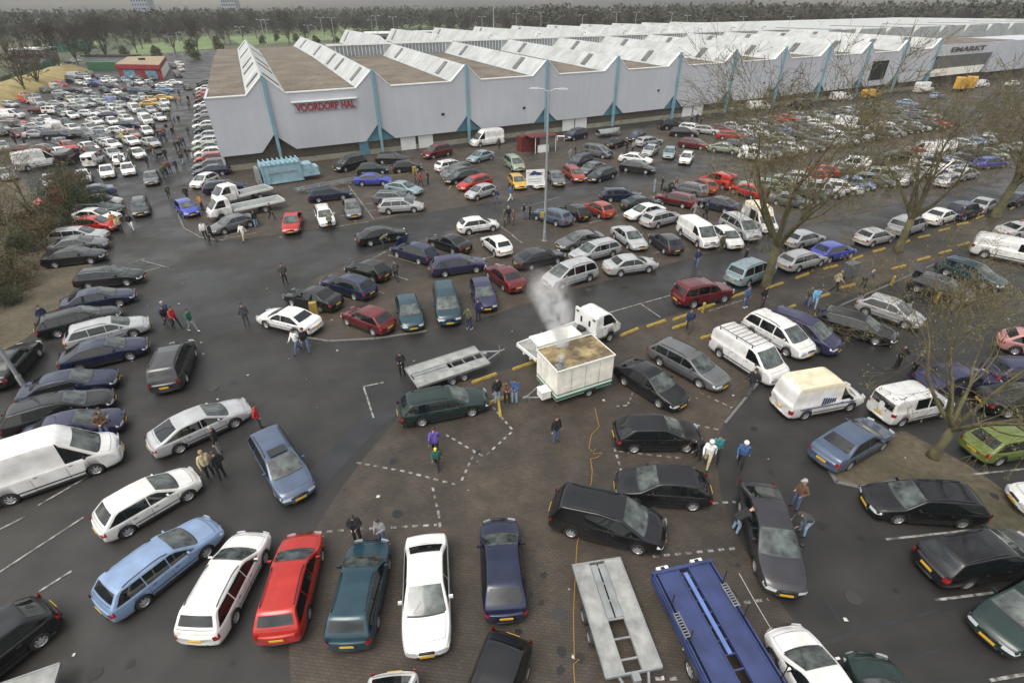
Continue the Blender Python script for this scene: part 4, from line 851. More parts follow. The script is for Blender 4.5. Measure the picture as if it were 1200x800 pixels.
# board, box and ladder bars on the middle lamp
s_ = MB(); c0 = at(638, 282); s_.box((0, 0, 0), (1.65, .04, 1.35)); s_.box((0, -.024, .40), (1.5, .006, .03), 1)
sb = s_.obj('sign_board', ['white_paint', 'blue_steel']); sb.location = (c0.x-.98, c0.y-.1, 6.0); sb.rotation_euler = (0, 0, math.radians(8)); tag(sb, 'white information board with a blue emblem fixed to the middle lamp post', 'sign')
em = MB()
for q in ([(-.62, .05), (-.2, .45), (.1, .42), (-.3, .1)], [(-.35, .02), (.0, .36), (.65, .28), (.1, .15)], [(.0, .05), (.3, .3), (.7, .12), (.5, .08)]): em.add([(x, -.035, z+.12) for x, z in q], [(0, 1, 2, 3)])
em.obj('emblem', 'blue_steel', sb)
em = MB()
for z, n_ in ((-.15, 6), (-.36, 8)):
    for i in range(n_): em.box((-.55+i*1.2/n_, -.03, z), (1.0/n_, .006, .055))
em.obj('small_print', [mat('print_grey', (.25, .27, .3), .7)], sb)
m = MB(); m.box((c0.x-.28, c0.y-.15, 2.6), (.36, .2, .5)); tag(m.obj('notice_box', 'yellow'), 'small yellow notice strapped to the middle lamp post', 'notice')
LL = lamp(at(30, 455), 9.5, 'grey lamp post rising beside the dark green estate and the verge', 1, 0, r=.11)
LL.rotation_euler = (0, 0, math.radians(150))
for i, (a, b, lb) in enumerate([((64, 76), (38, 24), 'lamp post among the trees behind the straw bank'), ((206, 71), (198, 44), 'nearer lamp post beyond the red hut'), ((217, 74), (208, 39), 'taller lamp post beyond the red hut'), ((29, 47), (14, 21), 'distant lamp post above the tennis courts')]):
    g = at(*a); h = 3.0
    for z in np.arange(3, 22, .25):
        c = np.array([g.x, g.y, z-CAM_H])@RM
        if 400+F_PX*c[1]/c[2] < b[1]: h = z; break
    lamp(g, float(h), lb, 1 if i != 1 else 2, math.radians(20), r=.16)
LP = [(280.6, 32), (305, 23.5), (310, 24), (360.6, 30), (375, 21), (388, 21), (435, 24), (440, 19), (460, 20.4), (564.6, 20), (605, 16.5), (634, 15), (683, 18), (723, 15), (746, 15), (788, 15), (806, 18.6), (871.5, 20), (886, 26), (927, 20), (962.7, 25.6), (1000, 17)]
for i, (a, b) in enumerate(LP):
    d = 235 if i < 9 else 245; v = ray(a, b, d); lamp((v.x, v.y, 0), v.z, f'{ORD[i]} thin lamp post beyond the hall roofs counted from the access road', 2, .3, r=.13, group='thin lamp posts beyond the hall roofs')
v = ray(578, 5, 300); m = MB(); m.tube([(v.x, v.y, 0), (v.x, v.y, v.z)], [.35, .12], n=8); tag(m.obj('mast', 'pole'), 'very tall thin mast rising beyond the hall', 'mast')
# ---------------------------------------------------------------- yellow parking blocks
blocks = [('beside the food trailer row', [(568, 444), (585, 477), (582, 470), (615, 429)]),
 ('in the row along the road side of the tree strip', [(737.5, 390), (769, 380), (799, 372), (828, 360), (864, 347), (909, 335), (940, 324), (973, 314), (1004, 303), (1030, 294), (1060, 285), (1082, 278), (1106, 270), (1128, 263), (1148, 255), (1187, 244)]),
 ('in the row behind the vans on the tree strip', [(799, 382), (833, 394), (887, 374), (923, 362), (963, 348), (993, 336), (1053, 314), (1082, 304), (1107, 296), (1129, 287), (1175, 271)])]
bmsh = MB(); bmsh.prism([(-.85, -.09), (.85, -.09), (.85, .09), (-.85, .09)], 0, .07); bmsh.add([(-.85, -.09, .07), (.85, -.09, .07), (.85, .09, .07), (-.85, .09, .07), (-.80, -.045, .17), (.80, -.045, .17), (.80, .045, .17), (-.80, .045, .17)], [(4, 5, 6, 7), (0, 1, 5, 4), (1, 2, 6, 5), (2, 3, 7, 6), (3, 0, 4, 7)]); bme = bmsh.mesh('parking_block', ['yellow'])
for nm, ps in blocks:
    dd = at(*ps[-1])-at(*ps[0]); a0 = math.atan2(dd.y, dd.x) if len(ps) > 5 else .45
    for i, q in enumerate(ps):
        o = put(bpy.data.objects.new('parking_block', bme)); o.location = at(*q)+Vector((0, 0, .012)); o.rotation_euler = (0, 0, a0+random.uniform(-.12, .12)+(1.2 if nm.startswith('beside') and i in (1,) else 0))
        tag(o, f'yellow concrete block, {ORD[i]} {nm}', 'parking block', 'yellow concrete parking blocks')
for q, lb in (((1044, 334), 'yellow bollard leaning beside the black car with open boot'), ((1096, 354), 'small yellow bollard between the white hatchback and the brushwood'), ((823, 366), 'rusty red and yellow bollard at the tail of the rack van')):
    m = MB(); m.tube([(0, 0, 0), (.03, 0, .75)], [.11, .10], n=8); m.tube([(.03, 0, .75), (.03, 0, .82)], [.12, .05], n=8); o = m.obj('bollard', 'yellow'); o.location = at(*q); tag(o, lb, 'bollard')
for q, lb in (((369, 368), 'yellow sandwich board beside the white saloon'), ((486, 204), 'yellow sandwich board near the hall doors'), ((858, 153), 'yellow sandwich board in front of the parked black cars')):
    m = MB(); m.box((0, -.15, .48), (.55, .03, .95)); m.box((0, .15, .48), (.55, .03, .95)); m.box((0, 0, .96), (.5, .3, .03)); o = m.obj('sandwich_board', 'yellow'); o.location = at(*q); o.rotation_euler = (0, 0, .3); tag(o, lb, 'sign')
# ---------------------------------------------------------------- food trailer
FA = math.atan2(1.55, 3.27); FX = Vector((math.cos(FA), math.sin(FA), 0)); FY = Vector((-math.sin(FA), math.cos(FA), 0)); fo = Vector((2.42, 22.12, 0))
ft = empty('food_trailer', fo, FA); tag(ft, 'cream food trailer with green stripes and a dirty roof, hatch raised, steam rising', 'food trailer')
m = MB(); m.box((1.81, 1.17, 1.45), (3.62, 2.33, 2.0)); m.obj('body', 'cream_paint', ft)
for x in (.9, 1.8, 2.7): m = MB(); m.box((x, -.004, 1.5), (.012, .006, 1.6)); m.obj('panel_joint', 'trim', ft)
mat('green_band', (.02, .14, .07), .5); m = MB()
for z, w_ in ((.58, .17), (.86, .06)): m.box((1.81, -.006, z), (3.63, .012, w_)); m.box((-.006, 1.17, z), (.012, 2.34, w_)); m.box((3.626, 1.17, z), (.012, 2.34, w_))
m.obj('green_stripe', 'green_band', ft); m = MB(); m.box((1.81, -.006, .73), (3.63, .010, .1)); m.obj('white_stripe', 'white_paint', ft)
def rf(n, p):
    t = n.nodes.new('ShaderNodeTexCoord'); v = t.outputs['Object']; n.links.new(mixc(n, ramp_noise(n, v, .8, 6, .40, .62, (.12, .085, .045), (.50, .38, .18)), ramp_noise(n, v, 2.4, 5, .35, .65, (.6,)*3, (1.1,)*3), 1, 'MULTIPLY'), p.inputs['Base Color']); p.inputs['Roughness'].default_value = .6
nodes('grimy_roof', rf); m = MB(); m.box((1.81, 1.17, 2.475), (3.66, 2.37, .05)); ro = m.obj('roof', 'grimy_roof', ft)
m = MB()
for c, d in (((1.81, -.02, 2.47), (3.74, .05, .09)), ((1.81, 2.36, 2.47), (3.74, .05, .09)), ((-.02, 1.17, 2.47), (.05, 2.3, .09)), ((3.64, 1.17, 2.47), (.05, 2.3, .09))): m.box(c, d)
m.obj('roof_rim', 'white_paint', ro)
m = MB(); m.box((1.55, 3.0, 2.62), (2.9, 1.15, .05)); m.tube([(.3, 2.36, 1.7), (.3, 3.4, 2.58)], .02); m.tube([(2.8, 2.36, 1.7), (2.8, 3.4, 2.58)], .02); m.obj('raised_hatch', 'cream_paint', ft)
m = MB(); m.tube([(.35, .28, 2.5), (.35, .28, 2.95)], [.13, .13], n=12); m.tube([(.35, .28, 2.95), (.35, .28, 3.0)], [.2, .17], n=12); m.box((.35, .3, 2.54), (.5, .45, .08)); m.obj('chimney', 'galv', ft)
for y in (.12, 2.2):
    t, r_ = wheel_mb(.27, -1 if y < 1 else 1); w_ = MB().join(t, (2.15, y, .27)).obj('wheel', 'tyre', ft, True); MB().join(r_, (2.15, y, .27)).obj('rim', ['rim', 'dark'], w_)
m = MB(); m.box((2.15, -.02, .52), (.75, .06, .10)); m.obj('mudguard', 'trim', ft)
m = MB(); m.tube([(0, .5, .42), (-1.3, 1.1, .40)], .035); m.tube([(0, 1.8, .42), (-1.3, 1.15, .40)], .035); m.box((-1.35, 1.12, .42), (.3, .12, .1)); m.tube([(-1.1, 1.12, 0), (-1.1, 1.12, .6)], .03); m.obj('tow_bar', 'galv', ft)
m = MB(); m.box((-.38, .75, .68), (.55, .6, .48)); m.box((-.38, .75, .93), (.6, .65, .03)); m.obj('gas_locker', 'white_paint', ft)
# steam: one closed plume, even light through real volume
pl = MB(); P = []; base = fo+FX*.35+FY*.28
prof = [(-.05*(q-2.95)**2, .05*(q-2.95)**2, q, .16+.42*(q-2.95)) for q in (2.95, 3.4, 3.9, 4.4, 4.9, 5.5, 6.1, 6.7, 7.3, 7.9)]
rs_ = np.random.RandomState(2)
for dx, dy, z, r_ in prof: P.append([(base.x+dx+r_*math.cos(2*PI*k/20)*(1+.1*math.sin(3*k+z*4)), base.y+dy+r_*math.sin(2*PI*k/20)*(1+.1*math.cos(2*k+z*5)), z) for k in range(20)])
grid(pl, P, 0, True); pl.add(P[0], [tuple(range(20))]); pl.add(P[-1], [tuple(range(20))])
sm_ = bpy.data.materials.new('steam'); sm_.use_nodes = True; n = sm_.node_tree; n.nodes.remove(n.nodes['Principled BSDF']); pv = n.nodes.new('ShaderNodeVolumePrincipled'); n.links.new(pv.outputs[0], n.nodes['Material Output'].inputs['Volume'])
pv.inputs['Color'].default_value = (.93, .93, .93, 1); pv.inputs['Anisotropy'].default_value = .0
t = n.nodes.new('ShaderNodeTexCoord'); z = n.nodes.new('ShaderNodeTexNoise'); z.inputs['Scale'].default_value = 1.1; z.inputs['Detail'].default_value = 3.5; z.inputs['Distortion'].default_value = .8
mr = n.nodes.new('ShaderNodeMapRange'); mr.inputs[1].default_value = .38; mr.inputs[2].default_value = .70; mr.inputs[3].default_value = 0; mr.inputs[4].default_value = 1.0
# thin out towards the top and towards the edge of the plume
sx = n.nodes.new('ShaderNodeSeparateXYZ'); fall = n.nodes.new('ShaderNodeMapRange'); fall.inputs[1].default_value = 2.9; fall.inputs[2].default_value = 7.6; fall.inputs[3].default_value = 10.0; fall.inputs[4].default_value = .0
mu = n.nodes.new('ShaderNodeMath'); mu.operation = 'MULTIPLY'
t2 = n.nodes.new('ShaderNodeNewGeometry')
def mth(op, a, b=None, c=None):
    q = n.nodes.new('ShaderNodeMath'); q.operation = op; q.use_clamp = False
    for i_, v_ in enumerate((a, b, c)):
        if v_ is None: continue
        if isinstance(v_, (int, float)): q.inputs[i_].default_value = v_
        else: n.links.new(v_, q.inputs[i_])
    return q.outputs[0]
hgt = mth('SUBTRACT', sx.outputs[2], 2.95); h2_ = mth('MULTIPLY', hgt, hgt)
ax_ = mth('ADD', mth('MULTIPLY', h2_, -.050), base.x); ay_ = mth('ADD', mth('MULTIPLY', h2_, .050), base.y)
dx_, dy_ = mth('SUBTRACT', sx.outputs[0], ax_), mth('SUBTRACT', sx.outputs[1], ay_)
dist_ = mth('SQRT', mth('ADD', mth('MULTIPLY', dx_, dx_), mth('MULTIPLY', dy_, dy_))); rad_ = mth('ADD', mth('MULTIPLY', hgt, .35), .14)
soft = n.nodes.new('ShaderNodeMapRange'); soft.interpolation_type = 'SMOOTHSTEP'; soft.inputs[1].default_value = .0; soft.inputs[2].default_value = 1.0; soft.inputs[3].default_value = 1; soft.inputs[4].default_value = 0
n.links.new(mth('DIVIDE', dist_, rad_), soft.inputs[0])
n.links.new(t.outputs['Object'], z.inputs[0]); n.links.new(t.outputs['Object'], sx.inputs[0]); n.links.new(z.outputs[0], mr.inputs[0]); n.links.new(sx.outputs[2], fall.inputs[0]); n.links.new(mr.outputs[0], mu.inputs[0]); n.links.new(fall.outputs[0], mu.inputs[1]); n.links.new(mth('MULTIPLY', mu.outputs[0], soft.outputs[0]), pv.inputs['Density'])
MATS['steam'] = sm_; tag(pl.obj('steam', 'steam'), 'white steam drifting up from the food trailer chimney', 'steam', kind='stuff')
m = MB(); cp = [at(*q) for q in ((697, 478), (702, 500), (693, 510), (690, 525), (694, 529), (698, 526), (695, 532), (706, 531), (700, 536), (692, 538), (694, 552), (693, 565), (683, 600), (676, 640), (672, 720), (673, 772), (679, 773), (672, 778), (675, 820))]
m.tube([p+Vector((0, 0, .035)) for p in cp], .017, n=4); mat('cable_yellow', (.34, .20, .04), .6); tag(m.obj('cable', 'cable_yellow'), 'thin yellow power cable snaking over the brick paving', 'cable')
m = MB(); m.tube([at(*q)+Vector((0, 0, .035)) for q in ((866, 672), (885, 706), (905, 740))], .015, n=4); tag(m.obj('rope', 'paper'), 'pale rope lying on the paving beside the blue trailer', 'rope')
# ---------------------------------------------------------------- trailers
def deck_trailer(origin, ang, L, W, label, z=.6, m_='galv', fl='galv_floor', gap=.55, bars=6, drawbar=1.6, rampsfill=0, wheels=True, side=0.0, name='car_trailer'):
    """origin: rear left corner of the deck, x runs to the drawbar"""
    e = empty(name, origin, ang); tag(e, label, 'trailer'); sw = (W-gap)/2
    for y in (sw/2, W-sw/2):
        p = MB(); p.box((L/2, y, z), (L, sw, .05)); p.obj('deck', fl, e)
    f = MB()
    for y in (0, W): f.box((L/2, y, z-.02), (L+.02, .05, .14))
    for y in (sw, W-sw): f.box((L/2, y, z-.06), (L, .05, .09))
    for i in range(bars): f.box((L*(i+.35)/bars, W/2, z-.04), (.06, gap, .06))
    f.box((0, W/2, z-.03), (.06, W, .12)); f.box((L, W/2, z-.03), (.06, W, .12))
    if drawbar: f.tube([(L-.3, .35, z-.12), (L+drawbar, W/2, z-.18)], .05); f.tube([(L-.3, W-.35, z-.12), (L+drawbar, W/2, z-.18)], .05); f.tube([(L+drawbar*.9, W/2, z-.15), (L+drawbar+.3, W/2, z-.15)], .05); f.tube([(L+drawbar, W/2+.1, .02), (L+drawbar, W/2+.1, z+.2)], .035); f.box((L+.15, W/2, z), (.3, .25, .2))
    f.obj('frame', m_, e)
    if rampsfill:
        for y in (W/2-gap/4, W/2+gap/4): p = MB(); p.box((rampsfill/2+.12, y, z-.02), (rampsfill, gap/2-.06, .04)); p.obj('ramp', 'galv', e)
    if wheels:
        for x in (L*.45, L*.45+.75):
            for sg, y in ((-1, -.02), (1, W+.02)):
                t, r_ = wheel_mb(.28, sg); w_ = MB().join(t, (x, y, .28)).obj('wheel', 'tyre', e, True); MB().join(r_, (x, y, .28)).obj('rim', ['rim', 'dark'], w_)
    return e
a_, b_ = at(671, 662, .6), at(710, 793, .6); an = math.atan2(b_.y-a_.y, b_.x-a_.x)
deck_trailer((a_.x, a_.y, 0), an-.0, 4.05, 1.9, 'bare galvanised car trailer with open centre next to the blue transporter', gap=.62, rampsfill=2.1, drawbar=1.5).rotation_euler = (0, 0, an)
bpy.context.view_layer.update()
a_, b_ = at(490, 454, .6), at(576, 425, .6); an = math.atan2(b_.y-a_.y, b_.x-a_.x)
deck_trailer((a_.x, a_.y, 0), an, 4.65, 2.15, 'long grey car trailer hitched behind the white recovery truck', gap=.6, rampsfill=2.2, drawbar=1.3)
a_ = at(70, 777, .7); b_ = at(-30, 812, .7); an = math.atan2(b_.y-a_.y, b_.x-a_.x)
deck_trailer((a_.x, a_.y, 0), an, 4.2, 2.0, 'corner of a weathered grey trailer at the bottom edge of the photo', z=.7, gap=.1, bars=2, drawbar=0)
a_, b_ = at(352, 222, .6), at(415, 212, .6); m = MB(); e = empty('roll_off_frame', (a_.x, a_.y, 0), math.atan2(b_.y-a_.y, b_.x-a_.x)+.1); tag(e, 'long pale steel beams lying behind the flatbed truck', 'steel frame')
f = MB()
for y in (0, .9): f.box((3.6, y, .5), (8.2, .14, .22))
for x in (0, 2.5, 5, 7.4): f.box((x, .45, .45), (.12, .9, .14))
for x in (1, 6.5): f.box((x, .45, .2), (.2, .9, .4))
f.obj('beam', 'galv', e)
# blue two axle transporter
a_, b_ = at(834, 657, .95), at(916, 790, .95); an = math.atan2(b_.y-a_.y, b_.x-a_.x); W_, L_ = 2.45, 7.2
e = empty('transporter_trailer', (a_.x, a_.y, 0), an); tag(e, 'large blue car transporter trailer with slotted centre and upright posts', 'trailer')
# local x runs towards the drawbar, local -y is the photo's left
sy = -1; 
for y0, y1 in ((0.22, .98), (1.47, 2.23)):
    p = MB(); p.box((L_/2, sy*(y0+y1)/2, .95), (L_, y1-y0, .06)); p.obj('deck', 'blue_steel', e)
f = MB(); 
for y in (.06, .2, 1.0, 1.45, 2.25, 2.39): f.box((L_/2, sy*y, .93), (L_, .05, .16))
f.box((0, sy*W_/2, .9), (.12, W_, .28)); f.box((L_, sy*W_/2, .9), (.12, W_, .28))
for i in range(15): f.box((.35+i*.47, sy*W_/2, .90), (.05, .5, .06))
f.box((1.7, sy*W_/2, .94), (3.0, .17, .05))
for y in (.02, 2.43): f.box((L_/2, sy*y, .72), (L_, .05, .34))
f.obj('frame', 'blue_steel', e)
mat('blue_light', (.10, .16, .38), .5, noise=(2, .2)); p = MB(); p.box((1.7, sy*W_/2, .975), (2.95, .15, .02)); p.obj('centre_plate', 'blue_light', e)
for x, y in ((1.3, 2.36), (2.55, 2.36), (4.6, 2.36), (2.2, .1), (4.2, .1), (.9, .1)):
    p = MB(); p.tube([(x, sy*y, .9), (x, sy*y, 1.75)], .022); p.obj('post', 'trim', e)
for x, y in ((1.4, .12), (2.0, 2.33)):
    p = MB()
    for i in range(9): p.box((x-.4+i*.1, sy*y, 1.04), (.03, .2, .05))
    p.box((x, sy*(y-.1), 1.04), (.9, .025, .05)); p.box((x, sy*(y+.1), 1.04), (.9, .025, .05)); p.obj('step_grating', 'galv', e)
for y in (.55, 1.95):
    p = MB(); p.box((-.16, sy*y, .88), (.16, .46, .12)); p.box((-.16, sy*y, .945), (.10, .16, .02), 1); p.obj('ramp_foot', ['white_paint', 'dark'], e)
for x in (3.1, 4.0):
    for sg, y in ((1, .02), (-1, 2.43)):
        t, r_ = wheel_mb(.36, sg); w_ = MB().join(t, (x, sy*y, .36)).obj('wheel', 'tyre', e, True); MB().join(r_, (x, sy*y, .36)).obj('rim', ['rim', 'dark'], w_)
# boat shaped trailer load by the wall
g = at(712, 160); e = empty('tarped_boat', g, HT); tag(e, 'grey covered boat on a low trailer against the hall wall', 'boat trailer'); m = MB(); grid(m, [[(x, y*w_, z) for y, z in ((-1, .7), (-.9, 1.1), (0, 1.3), (.9, 1.1), (1, .7))] for x, w_ in ((-2.2, .75), (-1, .95), (.6, .9), (1.8, .5), (2.4, .05))]); m.obj('cover', 'galv', e, True); m = MB(); m.box((0, 0, .55), (4.6, 1.2, .12)); m.obj('trailer_frame', 'galv', e)
for sg in (1, -1): t, r_ = wheel_mb(.28, sg); w_ = MB().join(t, (-.3, sg*.85, .28)).obj('wheel', 'tyre', e, True)
# ---------------------------------------------------------------- flatbed trucks: cab from the van skin, bed in steel
def cab_shape():
    S = Shape(L=2.1, W=1.95, top=[(1.05, .66), (1.03, .95), (.9, 1.15), (.72, 1.28), (.10, 2.02), (-.2, 2.12), (-.9, 2.12), (-1.02, 2.08), (-1.05, 1.9)], belt=1.28, k=.08, cowl=.72, head=.12, rroof=-1.0, rbase=-1.04, wb=0, wr=.34, panes=[('F', -.55)], zb=.4, van=True, rails=False, bow=.10, hz=(.66, .88), tz=(.6, .9))
    S.rearslope = False; S.doors = (.5, -.62); S.wo = .1; S.rearglass = False; S.roofcap = None; return S
def cab_parts():
    pr = shape_parts(cab_shape()); return [q for q in pr if q[0] not in ('tail_light',)]
CABP = None
def flatbed(px_, py_, nose, L, label, col='w', bedcol='white_paint', floor='galv_floor', gantry=True, z=1.0):
    """nose and tail pixels at z .7"""
    global CABP
    if CABP is None:
        CABP = []
        def rec(l): return [(nm, mb.mesh(nm, mats, sm), rec(k)) for nm, mb, mats, sm, k in l]
        CABP = rec(cab_parts())
    a, b = at(*nose, .7), at(px_, py_, .7); d = (a-b).normalized(); rz = math.atan2(d.y, d.x); e = empty('flatbed_truck', a-d*(L/2)-Vector((0, 0, .7)), rz); tag(e, label, 'truck')
    ce = empty('cab', (L/2-1.05, 0, .12)); ce.parent = e; C.objects.unlink(ce); 
    bpy.data.objects.remove(ce)
    kids = [c for c in CABP]
    wn = 0
    body = None
    for nm, me, ks in kids:
        if nm == 'wheel':
            o = put(bpy.data.objects.new('wheel', me), e); o.location = (L/2-1.05, 0, 0); wn += 1
            if wn > 2: bpy.data.objects.remove(o); continue
            for n2, m2, _ in ks: put(bpy.data.objects.new(n2, m2), o)
            continue
        if nm == 'body': body = put(bpy.data.objects.new('cab', me), e); body.location = (L/2-1.05, 0, .12); body.color = (*COL[col][0], 1); continue
        o = put(bpy.data.objects.new(nm, me), body if body else e); o.color = (*COL[col][0], 1)
    bl = L-2.25; m = MB(); m.box((-L/2+bl/2, 0, z), (bl, 2.05, .07)); m.obj('bed', floor, e)
    m = MB()
    for y in (-1.04, 1.04): m.box((-L/2+bl/2, y, z-.03), (bl, .06, .24))
    m.box((-L/2, 0, z-.06), (.08, 2.1, .2)); m.box((-L/2+bl/2, .35, z-.25), (bl, .12, .3)); m.box((-L/2+bl/2, -.35, z-.25), (bl, .12, .3)); m.box((L/2-2.6, 0, .62), (1.4, .9, .25)); m.obj('bed_frame', bedcol, e)
    if gantry:
        g = MB(); g.box((-L/2+bl-.02, 0, z+.62), (.14, 2.1, 1.2)); go = g.obj('headboard', bedcol, e)
        g = MB()
        for y in (-.4, .4): g.box((-L/2+bl-.1, y, z+.6), (.03, .16, .4)); g.box((-L/2+bl-.1, y*2, z+1.02), (.03, .25, .1))
        g.obj('headboard_slot', 'dark', go); g = MB(); g.box((-L/2+bl-.4, 0, z+.14), (.4, .5, .2)); g.tube([(-L/2+bl-.4, -.3, z+.2), (-L/2+bl-.4, .3, z+.2)], .13, n=10); g.obj('winch', 'trim', e)
    for sg in (1, -1):
        t, r_ = wheel_mb(.34, sg); w_ = MB().join(t, (-L/2+bl*.42, sg*.9, .34)).obj('wheel', 'tyre', e, True); MB().join(r_, (-L/2+bl*.42, sg*.9, .34)).obj('rim', ['rim', 'dark'], w_)
        g = MB(); g.box((-L/2+.03, sg*.8, z-.2), (.05, .3, .12)); g.obj('tail_light', 'taillamp', e)
    return e
flatbed(603, 422, (716, 378), 7.0, 'white recovery truck with an empty flat bed behind the food trailer')
flatbed(336, 233, (245, 252), 7.6, 'white flatbed truck parked nose to the access road in front of the blue compactor', floor='galv', gantry=False, z=.95)
flatbed(322, 219, (252, 236), 6.4, 'second white flatbed truck hidden behind the first one', floor='galv', gantry=True, z=.95)
# ---------------------------------------------------------------- waste compactor
e = empty('waste_compactor', at(311, 219), math.atan2(70.18-65.99, 5.43)-.12); tag(e, 'pale blue ribbed waste compactor container against the hall', 'container'); mat('sky_blue', (.23, .36, .42), .5, noise=(1.3, .2))
m = MB(); m.box((2.4, 1.2, 1.35), (4.8, 2.3, 2.3)); bo = m.obj('body', 'sky_blue', e)
m = MB()
for i in range(9): m.box((.15+i*.56, 1.2, 2.6), (.12, 2.5, .35)); m.box((.15+i*.56, .02, 1.35), (.12, .10, 2.3)) if i in (0, 1, 8) else None
m.box((2.4, .03, .25), (4.9, .12, .18)); m.box((2.4, .03, 2.45), (4.9, .12, .14)); m.obj('rib', 'sky_blue', e)
m = MB(); m.prism([(4.8, .1), (6.9, .25), (6.9, 2.1), (4.8, 2.3)], .5, 1.55); m.box((5.5, 1.2, 1.75), (1.3, 1.9, .5)); m.box((5.9, .12, .62), (2.1, .1, .15)); m.obj('press_unit', 'sky_blue', e)
m = MB(); m.box((-.45, 1.2, 1.25), (.5, 2.0, 1.9), taper=.8); m.obj('bin_hopper', 'galv', e)
M = Matrix(((1, 0, 0, .75), (0, 0, -1, .035), (0, 1, 0, 1.35), (0, 0, 0, 1))); lettering('MERKLEN', .34, 'print_grey', bo, M, sx=3.5)
# ---------------------------------------------------------------- stall by the wall
e = empty('market_stall', at(622, 178), HT); tag(e, 'dark red stall with a white framed awning against the hall wall', 'stall'); mat('stall_red', (.10, .012, .012), .7, noise=(2, .3))
m = MB(); m.box((.2, 1.2, 1.1), (3.2, 1.6, 2.2)); m.obj('cabin', 'stall_red', e); m = MB(); m.box((1.6, -.3, 2.35), (4.6, 2.4, .08)); m.obj('awning', 'stall_red', e)
m = MB()
for x in (0.0, 3.6): m.tube([(x, -1.4, 0), (x, -1.4, 2.3)], .045, n=5); m.tube([(x, -1.4, 2.3), (x, .9, 2.35)], .045, n=5)
m.tube([(0, -1.4, 2.3), (3.6, -1.4, 2.3)], .045, n=5); m.obj('awning_frame', 'white_paint', e); m = MB(); m.box((1.6, -1.0, .5), (1.6, .6, 1.0)); m.obj('counter', 'white_paint', e)
for q, lb in (((657, 165), 'white slab shaped table beside the stall'), ((625, 168), 'small white table under the stall awning')): m = MB(); m.box((0, 0, .72), (1.3, .6, .06)); [m.box((x, y, .36), (.05, .05, .7)) for x in (-.55, .55) for y in (-.22, .22)]; o = m.obj('table', 'white_paint'); o.location = at(*q); tag(o, lb, 'table')
# ---------------------------------------------------------------- far left: red hut, container, bank, fences
mat('hut_red', (.20, .014, .020), .6, noise=(.6, .15)); mat('hut_roof', (.26, .20, .13), .8, noise=(.3, .2)); mat('shutter_blue', (.10, .30, .40), .6, noise=(1.5, .4)); mat('container_green', (.03, .11, .05), .6)
HUT = [at(135, 75, 4.3), at(186, 76, 4.3), at(193.5, 66, 4.3), at(150, 66.5, 4.3)]; g = HUT[0].copy(); g.z = 0; hp = [(q.x-g.x, q.y-g.y) for q in HUT]
e = empty('red_hut', g); tag(e, 'red flat roofed hut with pale blue shutters at the far end of the lot', 'building')
m = MB(); m.prism(hp, 0, 3.6); m.obj('wall', 'hut_red', e); m = MB(); ctr = np.mean(hp, axis=0); hq = [tuple(ctr+(np.array(q)-ctr)*1.03) for q in hp]; m.prism(hq, 3.0, 4.2); m.obj('fascia', 'hut_red', e); m = MB(); m.prism([tuple(ctr+(np.array(q)-ctr)*1.015) for q in hp], 4.2, 4.3); m.box((ctr[0], ctr[1], 4.6), (1.6, 1.4, .6), 1); m.obj('roof', ['hut_roof', 'dark'], e)
dv = np.array(hp[1])-np.array(hp[0]); Lh = float(np.linalg.norm(dv)); ah = math.atan2(dv[1], dv[0]); nh = np.array([dv[1], -dv[0]])/Lh
mat('shutter_blue2', (.09, .19, .25), .7, noise=(1.2, .5))
for x, w_ in ((.26, 4.6), (.77, 4.4)): m = MB(); c_ = dv*x+nh*.1; m.box((c_[0], c_[1], 1.35), (w_, .12, 2.4), 0, ah); m.obj('shutter', 'shutter_blue2', e)
d2 = np.array(hp[2])-np.array(hp[1]); c_ = (np.array(hp[1])+np.array(hp[2]))/2+np.array([d2[1], -d2[0]])/np.linalg.norm(d2)*.1; m = MB(); m.box((c_[0], c_[1], 1.6), (float(np.linalg.norm(d2))-1, .12, 2.9), 0, math.atan2(d2[1], d2[0])); m.obj('gable_panel', 'cream_paint', e)
g = at(104, 83); m = MB(); m.box((7, 1.3, 1.4), (14, 2.6, 2.8)); [m.box((i*.7+.3, -.03, 1.4), (.12, .06, 2.6)) for i in range(20)]; o = m.obj('green_container', 'container_green'); o.location = g; o.rotation_euler = (0, 0, -.1); tag(o, 'long green shipping container left of the red hut', 'container')
g = at(106, 76); e = empty('low_shed', g, -.1); tag(e, 'low grey shed with a dark roof behind the green container', 'building'); m = MB(); m.box((9, 2, 1.5), (20, 5, 3.0)); m.obj('wall', 'galv', e); m = MB(); m.box((9, 2, 3.2), (22, 6.5, .4)); m.obj('roof', 'dark', e)
A_, B_ = at(-40, 140), at(108, 83); d = (B_-A_); u = d.normalized(); s = Vector((-u.y, u.x, 0)); m = MB(); rows = []
for i in range(25):
    p = A_+u*(d.length*i/24); rows.append([tuple(p+s*o_+Vector((0, 0, z+.15*math.sin(i*1.7+z)))) for o_, z in ((0, -.1), (2.5, 1.3), (6, 2.4), (10, 2.2), (14, -.2))])
grid(m, rows); tag(m.obj('embankment', 'straw', None, True), kind='structure')
mat('net_green', (.035, .12, .075), .9, noise=(.2, .2))
for a, b, h, lb in (((-30, 120), (70, 78), 3.0, 'green netting fence behind the straw bank'), ((62, 62), (108, 60), 5, 'green windbreak around the tennis court')):
    A_, B_ = at(*a), at(*b); d = B_-A_; e = empty('netting_fence', A_, math.atan2(d.y, d.x)); tag(e, lb, 'fence'); m = MB(); m.box((d.length/2, 0, h/2), (d.length, .08, h)); m.obj('netting', 'net_green', e)
    for i in range(9): m = MB(); m.tube([(d.length*i/8, -.1, 0), (d.length*i/8, -.1, h+.2)], .06, n=5); m.obj('post', 'pole', e)
